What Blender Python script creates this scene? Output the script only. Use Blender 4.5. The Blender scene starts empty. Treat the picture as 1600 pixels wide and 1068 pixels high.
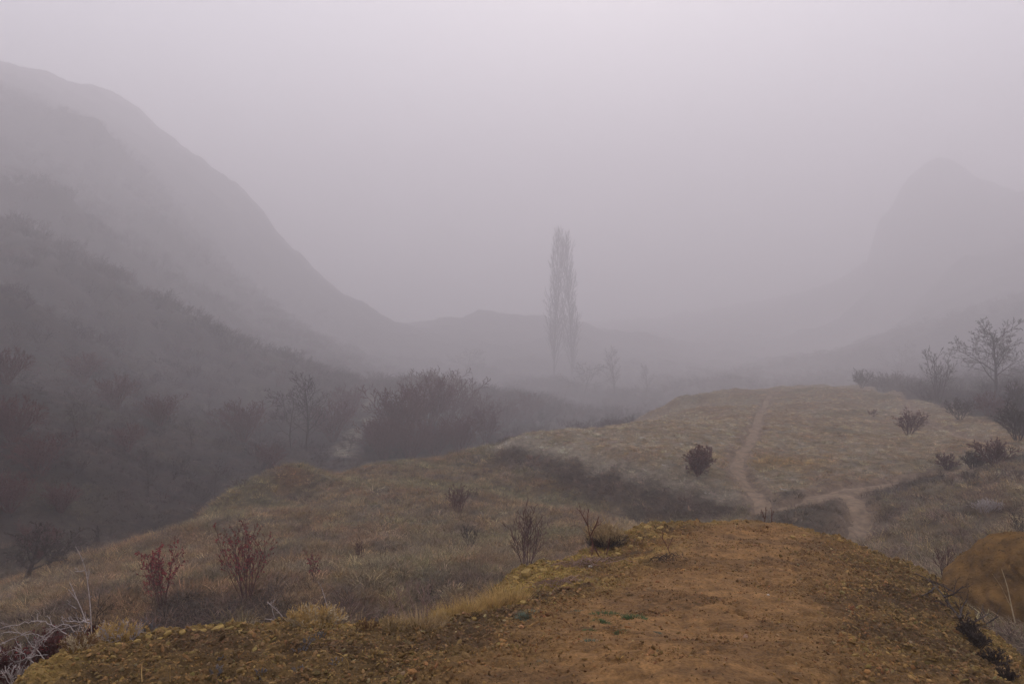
import bpy, math, random
import numpy as np
from mathutils import Vector

R = math.radians
S = bpy.context.scene
COL = S.collection

# ------------------------------------------------------------------ camera, world, sun, exposure
FPX = 1067.0                       # focal length in pixels of the 1600 px wide photograph
PITCH = math.atan(104.0 / FPX)     # camera looks slightly down
cam_d = bpy.data.cameras.new('camera')
cam_d.sensor_width = 36.0
cam_d.lens = 36.0 * FPX / 1600.0
cam_d.clip_start = 0.05
cam_d.clip_end = 3000
cam = bpy.data.objects.new('camera', cam_d)
cam.location = (0, 0, 0)
cam.rotation_euler = (R(90) - PITCH, 0, 0)
COL.objects.link(cam)
S.camera = cam

SUN_EL = 38.0
world = bpy.data.worlds.new('World')
S.world = world
world.use_nodes = True
wn, wl = world.node_tree.nodes, world.node_tree.links
bg = wn['Background']
sky = wn.new('ShaderNodeTexSky')
sky.sky_type = 'NISHITA'
sky.sun_disc = False
sky.sun_elevation = R(SUN_EL)
sky.sun_rotation = R(8)
sky.air_density = 1.0
sky.dust_density = 4.0
sky.ozone_density = 2.0
cloud = wn.new('ShaderNodeMixRGB')          # cloud cover over the blue
cloud.inputs[0].default_value = 0.88
cloud.inputs[2].default_value = (8.1, 7.85, 8.5, 1)
wl.new(sky.outputs[0], cloud.inputs[1])
wl.new(cloud.outputs[0], bg.inputs[0])
bg.inputs[1].default_value = 0.1

sun_d = bpy.data.lights.new('sun', 'SUN')
sun_d.energy = 0.75
sun_d.angle = R(40)
sun_d.color = (1.0, 0.95, 0.9)
sun = bpy.data.objects.new('sun', sun_d)
sun.rotation_euler = (-R(90 - SUN_EL), 0, R(-8))
COL.objects.link(sun)

S.view_settings.view_transform = 'Standard'
S.view_settings.look = 'None'
S.view_settings.gamma = 1
S.view_settings.use_curve_mapping = False
S.view_settings.exposure = 0.70
S.cycles.volume_bounces = 3
S.cycles.max_bounces = 6
S.cycles.diffuse_bounces = 3
S.cycles.transparent_max_bounces = 8
S.cycles.use_denoising = True

HAZE_SIGMA = 0.0042

# ------------------------------------------------------------------ helpers
def tag(o, label=None, cat=None, group=None, kind=None):
    if label: o['label'] = label
    if cat: o['category'] = cat
    if group: o['group'] = group
    if kind: o['kind'] = kind
    return o

def hashf(ix, iy, seed):
    with np.errstate(over='ignore'):
        h = (ix.astype(np.int64) * 374761393 + iy.astype(np.int64) * 668265263 + seed * 974634777) & 0xffffffff
        h = ((h ^ (h >> 13)) * 1274126177) & 0xffffffff
        h = h ^ (h >> 16)
    return h.astype(np.float64) / 4294967295.0

def vnoise(x, y, seed=0):
    """gradient noise about -1..1"""
    x = np.asarray(x, float); y = np.asarray(y, float)
    ix = np.floor(x); iy = np.floor(y)
    fx = x - ix; fy = y - iy
    u = fx * fx * fx * (fx * (fx * 6 - 15) + 10); v = fy * fy * fy * (fy * (fy * 6 - 15) + 10)
    def g(dx, dy):
        a = hashf(ix + dx, iy + dy, seed) * 2 * math.pi
        return np.cos(a) * (fx - dx) + np.sin(a) * (fy - dy)
    n = (g(0, 0) * (1 - u) + g(1, 0) * u) * (1 - v) + (g(0, 1) * (1 - u) + g(1, 1) * u) * v
    return n * 1.5

def fbm(x, y, octv=4, seed=0, gain=0.5):
    s = 0; a = 1; f = 1
    for k in range(octv):
        s = s + a * vnoise(x * f + 17.3 * k, y * f - 9.1 * k, seed + k)
        a *= gain; f *= 2.03
    return s

def sstep(a, b, x):
    t = np.clip((x - a) / (b - a), 0, 1)
    return t * t * (3 - 2 * t)

CP, SP = math.cos(PITCH), math.sin(PITCH)
def ray(px, py):
    u = (px - 800.0) / FPX; v = (534.0 - py) / FPX
    return u, CP + v * SP, -SP + v * CP           # x, y, z of the direction
def at(px, py, Y):
    x, y, z = ray(px, py)
    t = Y / y
    return (x * t, Y, z * t)

# ------------------------------------------------------------------ terrain heights from surveyed points
G = []
def g(px, py, Y): G.append(at(px, py, Y))
def w(x, y, z): G.append((x, y, z))
for a in [
    # grassy shelf below the dirt mound
    (0,965,13),(0,945,17),(-200,990,14),(-200,960,19),(100,975,12),(100,925,15.5),(100,892,20),(180,860,22.5),(250,965,12),(250,900,17),(250,832,25.5),
    (400,965,12),(400,900,17),(400,830,24),(400,800,28),(500,960,12.5),(500,880,19),(500,800,28),(520,742,36),
    (570,732,38),(620,960,13),(620,850,22),(620,780,30),(620,727,40),(700,717,41.5),(770,930,14),(770,850,22),(770,780,30),(770,745,35),(765,708,42),
    (900,850,21),(900,800,27),(1000,830,23),
    # knoll on the shelf crest
    (320,800,29.5),(360,768,31),(410,742,33),(440,730,34.5),(480,731,36),(400,790,30),(450,770,32),
    # bank foot and bank top of the terrace
    (790,735,37.5),(880,767,34.3),(940,788,32.4),(1018,800,30.2),(1120,812,28),
    (775,695,40),(820,683,39.6),(895,707,35.9),(970,728,33.4),(1018,747,31.3),(1090,765,29.7),(1165,780,28.3),
    # terrace field
    (900,690,38.3),(886,671,41),(988,660,43.2),(1000,700,36.5),(1060,638,47.7),(1087,621,52),(1120,614,54),(1165,608,56),(1240,605,57),
    (1100,700,36.5),(1100,660,43),(1200,640,47),(1200,700,36.3),(1200,750,30.3),(1300,620,52),(1300,680,39),(1300,740,31),(1350,602,58),
    (1400,612,53),(1400,680,38.5),(1440,660,41),(1400,735,31),(1440,745,29.6),(1480,740,29.5),
    (1500,620,47),(1540,690,33.5),(1550,612,50),(1600,650,38),(1600,690,32),(1700,640,40),(1700,580,55),(1600,575,60),(1480,560,70),(1430,570,68),
    # trail hollow, hump, right bank
    (1190,790,27),(1250,790,26.5),(1330,780,27.5),(1335,815,24.5),(1320,850,22),(1345,832,23.2),(1280,776,27),(1300,800,24.3),(1250,815,24.2),
    (1390,780,26.3),(1370,790,25.6),(1400,850,20),(1500,850,17),(1600,830,16),(1440,752,27.4),(1527,738,26),(1600,718,26),(1700,700,26),(1700,800,16),
    (1480,890,15),(1560,900,13.5),(1450,800,22),(1550,790,19.5),
    # ravine and far side
    (880,600,80),(700,690,51),(600,690,50),(640,640,60),(560,655,54),(780,622,64),(740,608,67),(830,622,66),(850,640,68),(780,660,60),
    (900,640,70),(960,630,70),(1000,600,76),(900,560,88),(760,550,90),(690,560,88),(690,495,98),(760,487,99),(850,492,99),(640,520,96),(950,515,97),(1050,535,95),
    (1100,560,92),(1150,580,85),(1250,575,78),(1300,500,95),
    # left valley and left hill
    (500,720,46),(450,700,49),(400,700,46),(400,650,53),(500,600,66),(540,560,76),(300,790,37.5),(300,720,41),(200,820,31),(200,750,35),(100,850,27),(0,900,22.5),(0,800,27),
    (0,700,32),(150,700,36),(200,650,42),(300,640,50),(0,600,38),(200,550,52),(350,560,64),(0,450,45),(0,340,53),(150,430,53),(100,300,61),(250,350,71),(0,200,66),(330,450,71),(150,190,73),(230,260,79),(450,520,82),
    (-60,118,82),(0,120,83),(100,126,84),(165,136,86),(200,158,87),(250,200,88),(320,250,90),(400,307,92),(420,342,93),(450,400,94),(500,460,96),(560,500,100),(600,525,105),
    (-200,140,85),(-200,400,50),(-200,700,30),(-400,900,18),(-600,600,32),
    # right hill
    (1362,560,88),(1362,400,98),(1385,350,98),(1400,330,98),(1410,290,99),(1440,255,100),(1470,240,100),(1500,258,100),(1515,280,100),(1560,290,100),(1600,300,100),(1700,290,100),
    (1345,520,99),(1350,440,103),(1372,345,103),(1500,500,71),(1500,400,83),(1600,480,67),(1700,400,74),(1330,520,98),
]: g(*a)
for a in [
    # hidden ground: under the mound, behind crests, behind the hills, behind the camera
    (0,2,-7),(0,6,-7.2),(-5,5,-7.4),(5,5,-6.4),(0,10,-7.2),(4,11,-7),(-8,10,-7.2),(8,9,-5.9),(-12,4,-7.8),(12,4,-5),(12,9,-5.4),(2,15,-7.5),(6,17,-8),(9,20,-8.3),
    (0,-12,-4),(-25,-20,-5),(25,-20,-1),(0,-50,2),(-60,-50,2),(60,-50,3),(0,-120,4),
    (-17,20.5,-10),(-15.2,27.5,-11.8),(-14.8,32,-12.8),(-11.5,39.5,-14),(-7,45,-14.6),(-2,48,-15),(-1,44,-12.8),(4,51,-14.5),(9,57,-14.8),(14,62,-14.3),(22,66,-13.5),
    (-60,112,10),(-85,120,16),(-40,112,0),(-45,130,-8),(-10,120,-10),(10,125,-10),(30,125,-10),(62,135,-8),(95,130,14),(75,70,6),(60,45,-2),(50,25,-2),(90,40,8),
    (-90,60,20),(-110,90,24),(-60,30,0),(-100,20,8),(58,118,-9),(40,115,-8),
    (-200,200,10),(200,200,10),(0,220,-17),(-250,0,5),(250,0,5),(0,-260,5),(-200,-200,5),(200,-200,5),(0,380,-26),(-300,350,5),(300,350,5),
]: w(*a)

def far_r(r):
    return r + .14 * max(0.0, min(r, 110.0) - 38.0) ** 2
def farther(p):
    r = math.hypot(p[0], p[1])
    k = far_r(r) / r
    return tuple(c * k for c in p)
G = [farther(p) for p in G]

class RBF:
    def __init__(self, pts, c=0.8, lam=1e-3):
        P = np.array(pts, float); self.P = P[:, :2]; self.c = c
        n = len(P)
        D = self.phi(self.P, self.P) + lam * np.eye(n)
        T = np.c_[np.ones(n), self.P / 50.0]
        A = np.block([[D, T], [T.T, np.zeros((3, 3))]])
        s = np.linalg.solve(A, np.r_[P[:, 2], 0, 0, 0])
        self.w, self.t = s[:n], s[n:]
    def phi(self, A, B):
        d2 = ((A[:, None, :] - B[None, :, :]) ** 2).sum(-1)
        return -np.sqrt(d2 + self.c ** 2)
    def __call__(self, x, y):
        x = np.asarray(x, float); sh = x.shape
        Q = np.c_[x.ravel(), np.asarray(y, float).ravel()]
        out = np.empty(len(Q))
        for i in range(0, len(Q), 20000):
            q = Q[i:i + 20000]
            out[i:i + 20000] = self.phi(q, self.P) @ self.w + np.c_[np.ones(len(q)), q / 50.0] @ self.t
        return out.reshape(sh)

ground_rbf = RBF(G)

# trails: (centre line as px, py ; width in metres)
def seg_dist(x, y, P):
    """distance to a polyline in plan and parameter along it"""
    best = np.full(np.shape(x), 1e9)
    for (ax, ay), (bx, by) in zip(P[:-1], P[1:]):
        dx, dy = bx - ax, by - ay
        t = np.clip(((x - ax) * dx + (y - ay) * dy) / (dx * dx + dy * dy + 1e-9), 0, 1)
        best = np.minimum(best, np.hypot(x - ax - t * dx, y - ay - t * dy))
    return best

def raw_ground(x, y):
    return ground_rbf(x, y)

def hit_fn(fn, px, py, y0=2.5, y1=900, n=1800):
    dx, dy, dz = ray(px, py)
    Y = np.geomspace(y0, y1, n)
    X = dx / dy * Y; Z = dz / dy * Y
    H = fn(X, Y)
    idx = np.nonzero(Z <= H)[0]
    if len(idx) == 0: return None
    i = idx[0]
    if i == 0: return (X[0], Y[0], H[0])
    d0 = Z[i - 1] - H[i - 1]; d1 = H[i] - Z[i]
    f = d0 / (d0 + d1 + 1e-12)
    yy = Y[i - 1] + (Y[i] - Y[i - 1]) * f
    return (dx / dy * yy, yy, dz / dy * yy)

TRAILS_PX = [
    ('a', 0.48, [(1215,612),(1198,625),(1188,645),(1180,668),(1170,690),(1156,708),(1152,725),(1162,745),(1176,760),(1188,775),(1196,792)]),
    ('b', 0.62, [(1196,790),(1225,786),(1262,780),(1300,770),(1340,762),(1385,752),(1440,744),(1475,738)]),
    ('c', 0.52, [(1308,768),(1328,778),(1342,792),(1346,810),(1338,830),(1322,850)]),
    ('d', 0.34, [(1392,612),(1412,622),(1424,640),(1440,658),(1475,670),(1510,681),(1545,692)]),
]
TRAILS = []
for nm, wd, P in TRAILS_PX:
    q = [hit_fn(raw_ground, a, b, 12) for a, b in P]
    q = [(p[0], p[1]) for p in q if p]
    # resample smooth
    Q = []
    for i in range(len(q) - 1):
        p0 = q[max(i - 1, 0)]; p1 = q[i]; p2 = q[i + 1]; p3 = q[min(i + 2, len(q) - 1)]
        for t in np.linspace(0, 1, 7)[:-1]:
            Q.append(tuple(0.5 * (2 * p1[k] + (p2[k] - p0[k]) * t + (2 * p0[k] - 5 * p1[k] + 4 * p2[k] - p3[k]) * t * t + (3 * p1[k] - p0[k] - 3 * p2[k] + p3[k]) * t ** 3) for k in (0, 1)))
    Q.append(q[-1])
    TRAILS.append((nm, wd, Q))

def trail_d(x, y):
    """smallest (distance - half width) over the trails"""
    b = np.full(np.shape(x), 1e9)
    m = (np.abs(x - 30) < 60) & (y > 14) & (y < 150)
    if m.any():
        xs, ys = x[m], y[m]
        v = np.full(xs.shape, 1e9)
        for nm, wd, P in TRAILS:
            v = np.minimum(v, seg_dist(xs, ys, P) - wd)
        b[m] = v
    return b

def ground_h(x, y):
    x = np.asarray(x, float); y = np.asarray(y, float)
    r = np.hypot(x, y)
    z = ground_rbf(x, y)
    far = sstep(45, 100, r)
    z = z + 0.16 * fbm(x / 3.1, y / 3.1, 3, 5) * sstep(8, 16, r)
    z = z + 0.05 * fbm(x / 0.7, y / 0.7, 3, 9) * sstep(8, 14, r)
    z = z + far * 1.0 * fbm(x / 9.0, y / 9.0, 4, 12)
    z = z + sstep(110, 260, r) * 5.0 * (fbm(x / 34.0, y / 34.0, 4, 15) - .25)
    d = trail_d(x, y)
    z = z - 0.20 * (1 - sstep(-0.2, 0.25, d))
    return z

# ------------------------------------------------------------------ the dirt mound the photographer stands on
M = []
for a in [(200,1068,3.4),(400,1068,3.2),(600,1068,2.9),(800,1068,2.72),(1100,1068,2.62),(1300,1068,2.8),(1450,1068,3.05),(1550,1068,3.4),
          (60,1040,3.7),(130,1003,4.4),(240,985,4.6),(350,978,4.7),(450,980,4.8),(600,975,5.0),(700,960,5.4),(760,945,5.7),(800,925,6.1),
          (806,893,7.1),(840,886,7.3),(880,880,7.6),(930,855,8.2),(1003,821,8.9),(1012,818,9.0),(1100,819,9.2),(1225,817,9.3),(1260,829,9.0),(1330,850,8.5),(1440,893,7.2),(1500,948,6.0),
          (1560,1010,4.9),(1600,1060,4.2),
          (1100,900,6.2),(1100,980,4.25),(900,930,5.6),(700,1000,4.1),(500,1020,3.75),(300,1020,3.75),(1300,950,5.0),(1300,880,7.0),(1000,870,7.3),(1200,850,7.9)]:
    M.append(at(*a))
RIM = [at(*a)[:2] for a in [(-60,1100,3.0),(20,1066,3.3),(60,1040,3.75),(130,1003,4.4),(240,985,4.6),(350,978,4.7),(450,980,4.85),(600,975,5.05),(700,960,5.45),(760,945,5.8),(792,925,6.2),
       (800,893,7.1),(840,886,7.35),(880,880,7.65),(930,855,8.25),(1003,821,8.95),(1012,818,9.1),(1100,819,9.3),(1225,817,9.4),(1260,829,9.1),(1330,850,8.6),(1440,893,7.25),(1500,948,6.05),
       (1560,1010,4.95),(1600,1060,4.25),(1640,1120,3.6)]]
RIM += [(4.0, 1.0), (4.6, -3.0), (-4.8, -3.0), (-3.6, 0.5)]
M += [(0, 0, -1.6), (0, 1.5, -1.6), (-2, 1, -1.7), (2.4, 1, -1.75), (0, -3, -1.5), (-4, -3, -1.7), (4, -3, -1.7), (-3, 2, -1.95)]
mound_rbf = RBF(M, c=0.35)

def poly_sd(x, y, P):
    """signed distance, positive outside"""
    d = np.full(np.shape(x), 1e9); inside = np.zeros(np.shape(x), bool)
    n = len(P)
    for i in range(n):
        ax, ay = P[i]; bx, by = P[(i + 1) % n]
        dx, dy = bx - ax, by - ay
        t = np.clip(((x - ax) * dx + (y - ay) * dy) / (dx * dx + dy * dy), 0, 1)
        d = np.minimum(d, np.hypot(x - ax - t * dx, y - ay - t * dy))
        c = (ay > y) != (by > y)
        xi = ax + (y - ay) / np.where(by == ay, 1e-9, by - ay) * (bx - ax)
        inside ^= c & (x < xi)
    return np.where(inside, -d, d)

TREAD = [at(*a)[:2] for a in [(1060,1068,2.6),(1060,1000,3.9),(1100,930,5.4),(1150,870,7.2),(1190,825,9.0)]]
def tread(x, y):
    """1 on the trodden smooth earth, 0 in the gravel"""
    d = seg_dist(x, y, TREAD) + 0.28 * fbm(x / 0.9, y / 0.9, 3, 31)
    return 1 - sstep(0.3, 1.5, d)

PRINTS = []
_r = np.random.default_rng(77)
for a, b, Y_, an in [(1110,1022,3.42,.5),(1215,1030,3.35,-.2),(1010,1040,3.2,.3),(1150,950,4.75,.4),(1255,970,4.3,-.5),(1060,925,5.3,.2),(1190,905,6.0,-.3),(1120,872,7.1,.1),(1240,885,6.7,.3),(1330,1000,3.7,-.6),(960,1000,3.9,.9)]:
    q = at(a, b, Y_); PRINTS.append((q[0], q[1], an, _r.uniform(.024, .038)))
def mound_h(x, y):
    x = np.asarray(x, float); y = np.asarray(y, float)
    sd = poly_sd(x, y, RIM)
    sd2 = sd + 0.08 * fbm(x / 0.45, y / 0.45, 3, 71) * (np.abs(sd) < 1.2)
    z = mound_rbf(x, y)
    out = np.maximum(sd2, 0)
    t = tread(x, y)
    rim = np.exp(-(sd2 / 0.28) ** 2)
    z = z + 0.03 * fbm(x / 0.8, y / 0.8, 3, 40)
    # crumbly lumps off the tread, shallow scuffs and cracked steps on it
    z = z + (0.014 + 0.028 * (1 - t)) * fbm(x / 0.16, y / 0.13, 4, 44, 0.6)
    ridg = 1 - np.abs(vnoise(x / 0.30 + 0.3 * vnoise(x * 2, y * 2, 3), y / 0.12, 50))
    z = z - t * 0.026 * np.clip(ridg - 0.86, 0, 1) / 0.14 * sstep(-0.1, 0.5, vnoise(x / 0.7, y / 0.7, 52))
    z = z + rim * 0.035 * np.abs(fbm(x / 0.12, y / 0.12, 3, 60))
    for (ax, ay, an, dp) in PRINTS:
        m_ = (np.abs(x - ax) < .3) & (np.abs(y - ay) < .3)
        if m_.any():
            c_, s_ = math.cos(an), math.sin(an)
            u_ = (x[m_] - ax) * c_ + (y[m_] - ay) * s_; v_ = -(x[m_] - ax) * s_ + (y[m_] - ay) * c_
            wd_ = .048 - .012 * np.sin(v_ * 14)
            e = (np.abs(u_) / wd_) ** 4 + (np.abs(v_) / .135) ** 4
            z[m_] += -dp * np.exp(-e) + dp * .45 * np.exp(-((e ** .25 - 1.35) / .25) ** 2)
    return z - 0.9 * np.minimum(out, 0.25) - 1.9 * np.maximum(out - 0.10, 0)

def surf_h(x, y):
    return np.maximum(ground_h(x, y), mound_h(x, y))
def hit(px, py, y0=2.0):
    return hit_fn(surf_h, px, py, y0, 900, 1900)
def hit_g(px, py, y0=11):
    return hit_fn(ground_h, px, py, y0, 900, 1800)
def hit_m(px, py):
    return hit_fn(mound_h, px, py, 2.0, 12, 500)

def onm(px, py):
    for dy in range(0, 40, 2):
        q = hit_m(px, py + dy)
        if q and poly_sd(np.array([q[0]]), np.array([q[1]]), RIM)[0] < .03: return q
    return q

def grid_mesh(name, X, Y, Z):
    nr, nc = X.shape
    me = bpy.data.meshes.new(name)
    co = np.stack([X, Y, Z], -1).reshape(-1, 3).astype(np.float32)
    me.vertices.add(len(co)); me.vertices.foreach_set('co', co.ravel())
    i = np.arange(nr - 1)[:, None] * nc + np.arange(nc - 1)[None, :]
    q = np.stack([i, i + 1, i + nc + 1, i + nc], -1).reshape(-1, 4).astype(np.int32)
    me.loops.add(q.size); me.loops.foreach_set('vertex_index', q.ravel())
    me.polygons.add(len(q)); me.polygons.foreach_set('loop_start', np.arange(0, q.size, 4, dtype=np.int32))
    me.polygons.foreach_set('use_smooth', np.ones(len(q), bool))
    me.update(calc_edges=True)
    return me

def vattr(me, name, vals):
    vals = np.asarray(vals, np.float32)
    if vals.ndim == 1:
        a = me.attributes.new(name, 'FLOAT', 'POINT'); a.data.foreach_set('value', vals.ravel())
    else:
        a = me.attributes.new(name, 'FLOAT_COLOR', 'POINT')
        v = np.ones((len(vals), 4), np.float32); v[:, :3] = vals
        a.data.foreach_set('color', v.ravel())

# ------------------------------------------------------------------ colour of the vegetation over the land (what grows where)
STRAW = np.array((.275, .198, .105)); ORANGE = np.array((.205, .125, .062)); FROST = np.array((.34, .29, .215)); DARK = np.array((.075, .05, .04))
OLIVE = np.array((.15, .13, .065)); GREY = np.array((.165, .128, .092)); PINK = np.array((.25, .14, .10))

def px_of(x, y, z):
    d = y * CP - z * SP
    u = x / d; v = (z * CP + y * SP) / d
    return 800 + FPX * u, 534 - FPX * v

BANK = [hit_fn(raw_ground, a, b, 20)[:2] for a, b in [(790,712),(850,728),(900,742),(950,758),(1010,776),(1080,790),(1150,797)]]
EDGE = [hit_fn(raw_ground, a, b, 20)[:2] for a, b in [(776,698),(820,688),(895,710),(970,731),(1018,750),(1090,767),(1165,784)]]
FIELDP = [(x, y) for x, y in EDGE] + [hit_fn(raw_ground, a, b, 20)[:2] for a, b in [(1300,770),(1440,745),(1500,740)]] + [(24, 30)] + [farther((a, b, 0))[:2] for a, b in [(28, 40), (30, 60), (20, 62), (12, 57), (8, 50), (2, 42)]]
SHELFP = [(-22, 10), (-18, 17), (-16, 27), (-14.2, 33), (-11.0, 38.5), (-4, 42), (-1.5, 42)] + [(x, y) for x, y in BANK] + [(9, 24), (6, 14), (6, 8), (-10, 8)]
RBANKP = [hit_fn(raw_ground, a, b, 12)[:2] for a, b in [(1345,845),(1360,795),(1400,772),(1527,740),(1598,720)]] + [(26, 26), (22, 8), (8, 8), (7, 16)]

STRIP = [hit_fn(raw_ground, a, b, 43)[:2] for a, b in [(600,612),(575,625),(562,645),(585,655),(560,668),(545,690),(535,715)]]
TERR = [hit_fn(raw_ground, a, b, 43)[:2] for a, b in [(710,618),(760,610),(815,614),(845,625),(835,640)]]
def land(x, y):
    """tint (n,3), cover 0..1"""
    n1 = fbm(x / 4.0, y / 4.0, 4, 101); n2 = fbm(x / 1.3, y / 1.3, 3, 111); n3 = fbm(x / 9, y / 9, 3, 121)
    def mix(a, b, t): return a * (1 - t[:, None]) + b * t[:, None]
    r = np.hypot(x, y)
    base = mix(np.tile(np.array((.062, .043, .034)), (len(x), 1)), np.array((.034, .024, .021)), sstep(-.2, .5, n1))
    base = mix(base, OLIVE * .45, sstep(.1, .7, n3) * .6)
    st = np.maximum(np.exp(-(seg_dist(x, y, STRIP) / 1.2) ** 2), np.exp(-(seg_dist(x, y, TERR) / 1.6) ** 2)) * sstep(-.5, .2, n2)
    base = mix(base, FROST * .95, st * .9)
    base = mix(base, np.array((.115, .085, .055)) * (1 + .4 * n2)[:, None], (1 - sstep(28, 38, r)) * .8)
    # shelf
    sh = 1 - sstep(-0.8, 0.6, poly_sd(x, y, SHELFP) + 0.5 * n1)
    c = mix(np.tile(STRAW * .72, (len(x), 1)), ORANGE, sstep(-.15, .55, n1 + .35 * sstep(-2, -12, x)))
    c = mix(c, GREY * .8, sstep(-.1, .5, n2) * .75)
    c = mix(c, OLIVE * 1.35, sstep(.15, .6, fbm(x / 5, y / 2.6, 3, 131) + .25 * sstep(26, 34, y)) * .6)
    near = 1 - sstep(13, 20, r)
    c = mix(c, DARK * 1.1, near * sstep(-.5, .3, n2) * .85)
    base = mix(base, c, sh)
    # field
    fd = 1 - sstep(-0.4, 0.3, poly_sd(x, y, FIELDP))
    f = mix(np.tile(STRAW * 1.1, (len(x), 1)), FROST, sstep(-.8, 1.0, fbm(x / .6, y / .6, 3, 161) + .35 * sstep(12, 2, x)))
    f = mix(f, ORANGE * 1.15, sstep(-.1, .9, n1 + .3 * sstep(12, 20, x)) * .6)
    f = mix(f, OLIVE, sstep(.3, .8, n3) * .5)
    f = mix(f, STRAW * (1.1, .95, .6), sstep(.9, .2, np.hypot((x - 13) / 5, (y - 33) / 2.4)) * .7)
    base = mix(base, f, fd)
    e = np.exp(-(seg_dist(x, y, EDGE) / .55) ** 2)
    base = mix(base, FROST * 1.25, e * .9)
    b = np.exp(-((seg_dist(x, y, BANK) + .35 * n2) / .5) ** 2)
    base = mix(base, np.array((.10, .068, .048)) * (1 + .8 * sstep(-.2, .6, fbm(x / .5, y / .5, 2, 151)))[:, None], np.clip(b * 1.1, 0, .9))
    # right bank
    rb = 1 - sstep(-.5, .4, poly_sd(x, y, RBANKP))
    q = mix(np.tile(STRAW * .72, (len(x), 1)), DARK * 1.5, sstep(-.3, .6, n2) * .85)
    q = mix(q, FROST * .8, sstep(.15, .6, fbm(x / 1.2, y / .8, 3, 141)) * .55)
    base = mix(base, q, rb)
    return base

def tint_jit(c, rng, a=.22):
    n = len(c)
    k = np.exp(rng.normal(0, a, n))[:, None]
    hue = 1 + rng.normal(0, .06, (n, 3))
    return np.clip(c * k * hue, .01, .8)

# ------------------------------------------------------------------ materials
def new_mat(name):
    m = bpy.data.materials.new(name); m.use_nodes = True
    nt = m.node_tree
    b = nt.nodes['Principled BSDF']
    b.inputs['Roughness'].default_value = .9
    b.inputs['Specular IOR Level'].default_value = .15
    return m, nt, b
def N(nt, t, **kw):
    n = nt.nodes.new(t)
    for k, v in kw.items(): setattr(n, k, v)
    return n

def mat_plain(name, col, rough=.85, var=.3, scale=20.0, spec=.2, transl=False):
    m, nt, b = new_mat(name)
    b.inputs['Roughness'].default_value = rough
    b.inputs['Specular IOR Level'].default_value = spec
    no = N(nt, 'ShaderNodeTexNoise'); no.inputs['Scale'].default_value = scale; no.inputs['Detail'].default_value = 3
    tc = N(nt, 'ShaderNodeTexCoord'); nt.links.new(tc.outputs['Object'], no.inputs['Vector'])
    mx = N(nt, 'ShaderNodeMixRGB')
    mx.inputs[1].default_value = (*[c * (1 - var) for c in col], 1)
    mx.inputs[2].default_value = (*[min(c * (1 + var), .95) for c in col], 1)
    mr = N(nt, 'ShaderNodeMapRange'); mr.inputs['From Min'].default_value = .3; mr.inputs['From Max'].default_value = .7
    nt.links.new(no.outputs['Fac'], mr.inputs['Value'])
    nt.links.new(mr.outputs[0], mx.inputs[0])
    nt.links.new(mx.outputs[0], b.inputs['Base Color'])
    return m

def mat_tint(name, kind='INSTANCER', transl=.25):
    """dry grass and leaves: colour carried per tuft by the attribute 'tint'"""
    m, nt, b = new_mat(name)
    a = N(nt, 'ShaderNodeAttribute', attribute_type=kind, attribute_name='tint')
    no = N(nt, 'ShaderNodeTexNoise'); no.inputs['Scale'].default_value = 9
    tc = N(nt, 'ShaderNodeTexCoord'); nt.links.new(tc.outputs['Object'], no.inputs['Vector'])
    mr = N(nt, 'ShaderNodeMapRange'); mr.inputs['From Min'].default_value = .3; mr.inputs['From Max'].default_value = .7
    mr.inputs['To Min'].default_value = .65; mr.inputs['To Max'].default_value = 1.35
    nt.links.new(no.outputs['Fac'], mr.inputs['Value'])
    mul = N(nt, 'ShaderNodeVectorMath', operation='SCALE')
    nt.links.new(a.outputs['Color'], mul.inputs[0]); nt.links.new(mr.outputs[0], mul.inputs['Scale'])
    nt.links.new(mul.outputs[0], b.inputs['Base Color'])
    return m

def mat_ground():
    m, nt, b = new_mat('ground_soil')
    L = nt.links.new
    a = N(nt, 'ShaderNodeAttribute', attribute_name='tint')
    geo = N(nt, 'ShaderNodeNewGeometry')
    n1 = N(nt, 'ShaderNodeTexNoise'); n1.inputs['Scale'].default_value = 3.0; n1.inputs['Detail'].default_value = 8; n1.inputs['Roughness'].default_value = .7
    L(geo.outputs['Position'], n1.inputs['Vector'])
    mr = N(nt, 'ShaderNodeMapRange'); mr.inputs['From Min'].default_value = .3; mr.inputs['From Max'].default_value = .7
    mr.inputs['To Min'].default_value = .45; mr.inputs['To Max'].default_value = 1.5
    L(n1.outputs['Fac'], mr.inputs['Value'])
    mul = N(nt, 'ShaderNodeVectorMath', operation='SCALE')
    L(a.outputs['Color'], mul.inputs[0]); L(mr.outputs[0], mul.inputs['Scale'])
    L(mul.outputs[0], b.inputs['Base Color'])
    bp = N(nt, 'ShaderNodeBump'); bp.inputs['Strength'].default_value = .8; bp.inputs['Distance'].default_value = .12
    L(n1.outputs['Fac'], bp.inputs['Height']); L(bp.outputs[0], b.inputs['Normal'])
    return m

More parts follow.
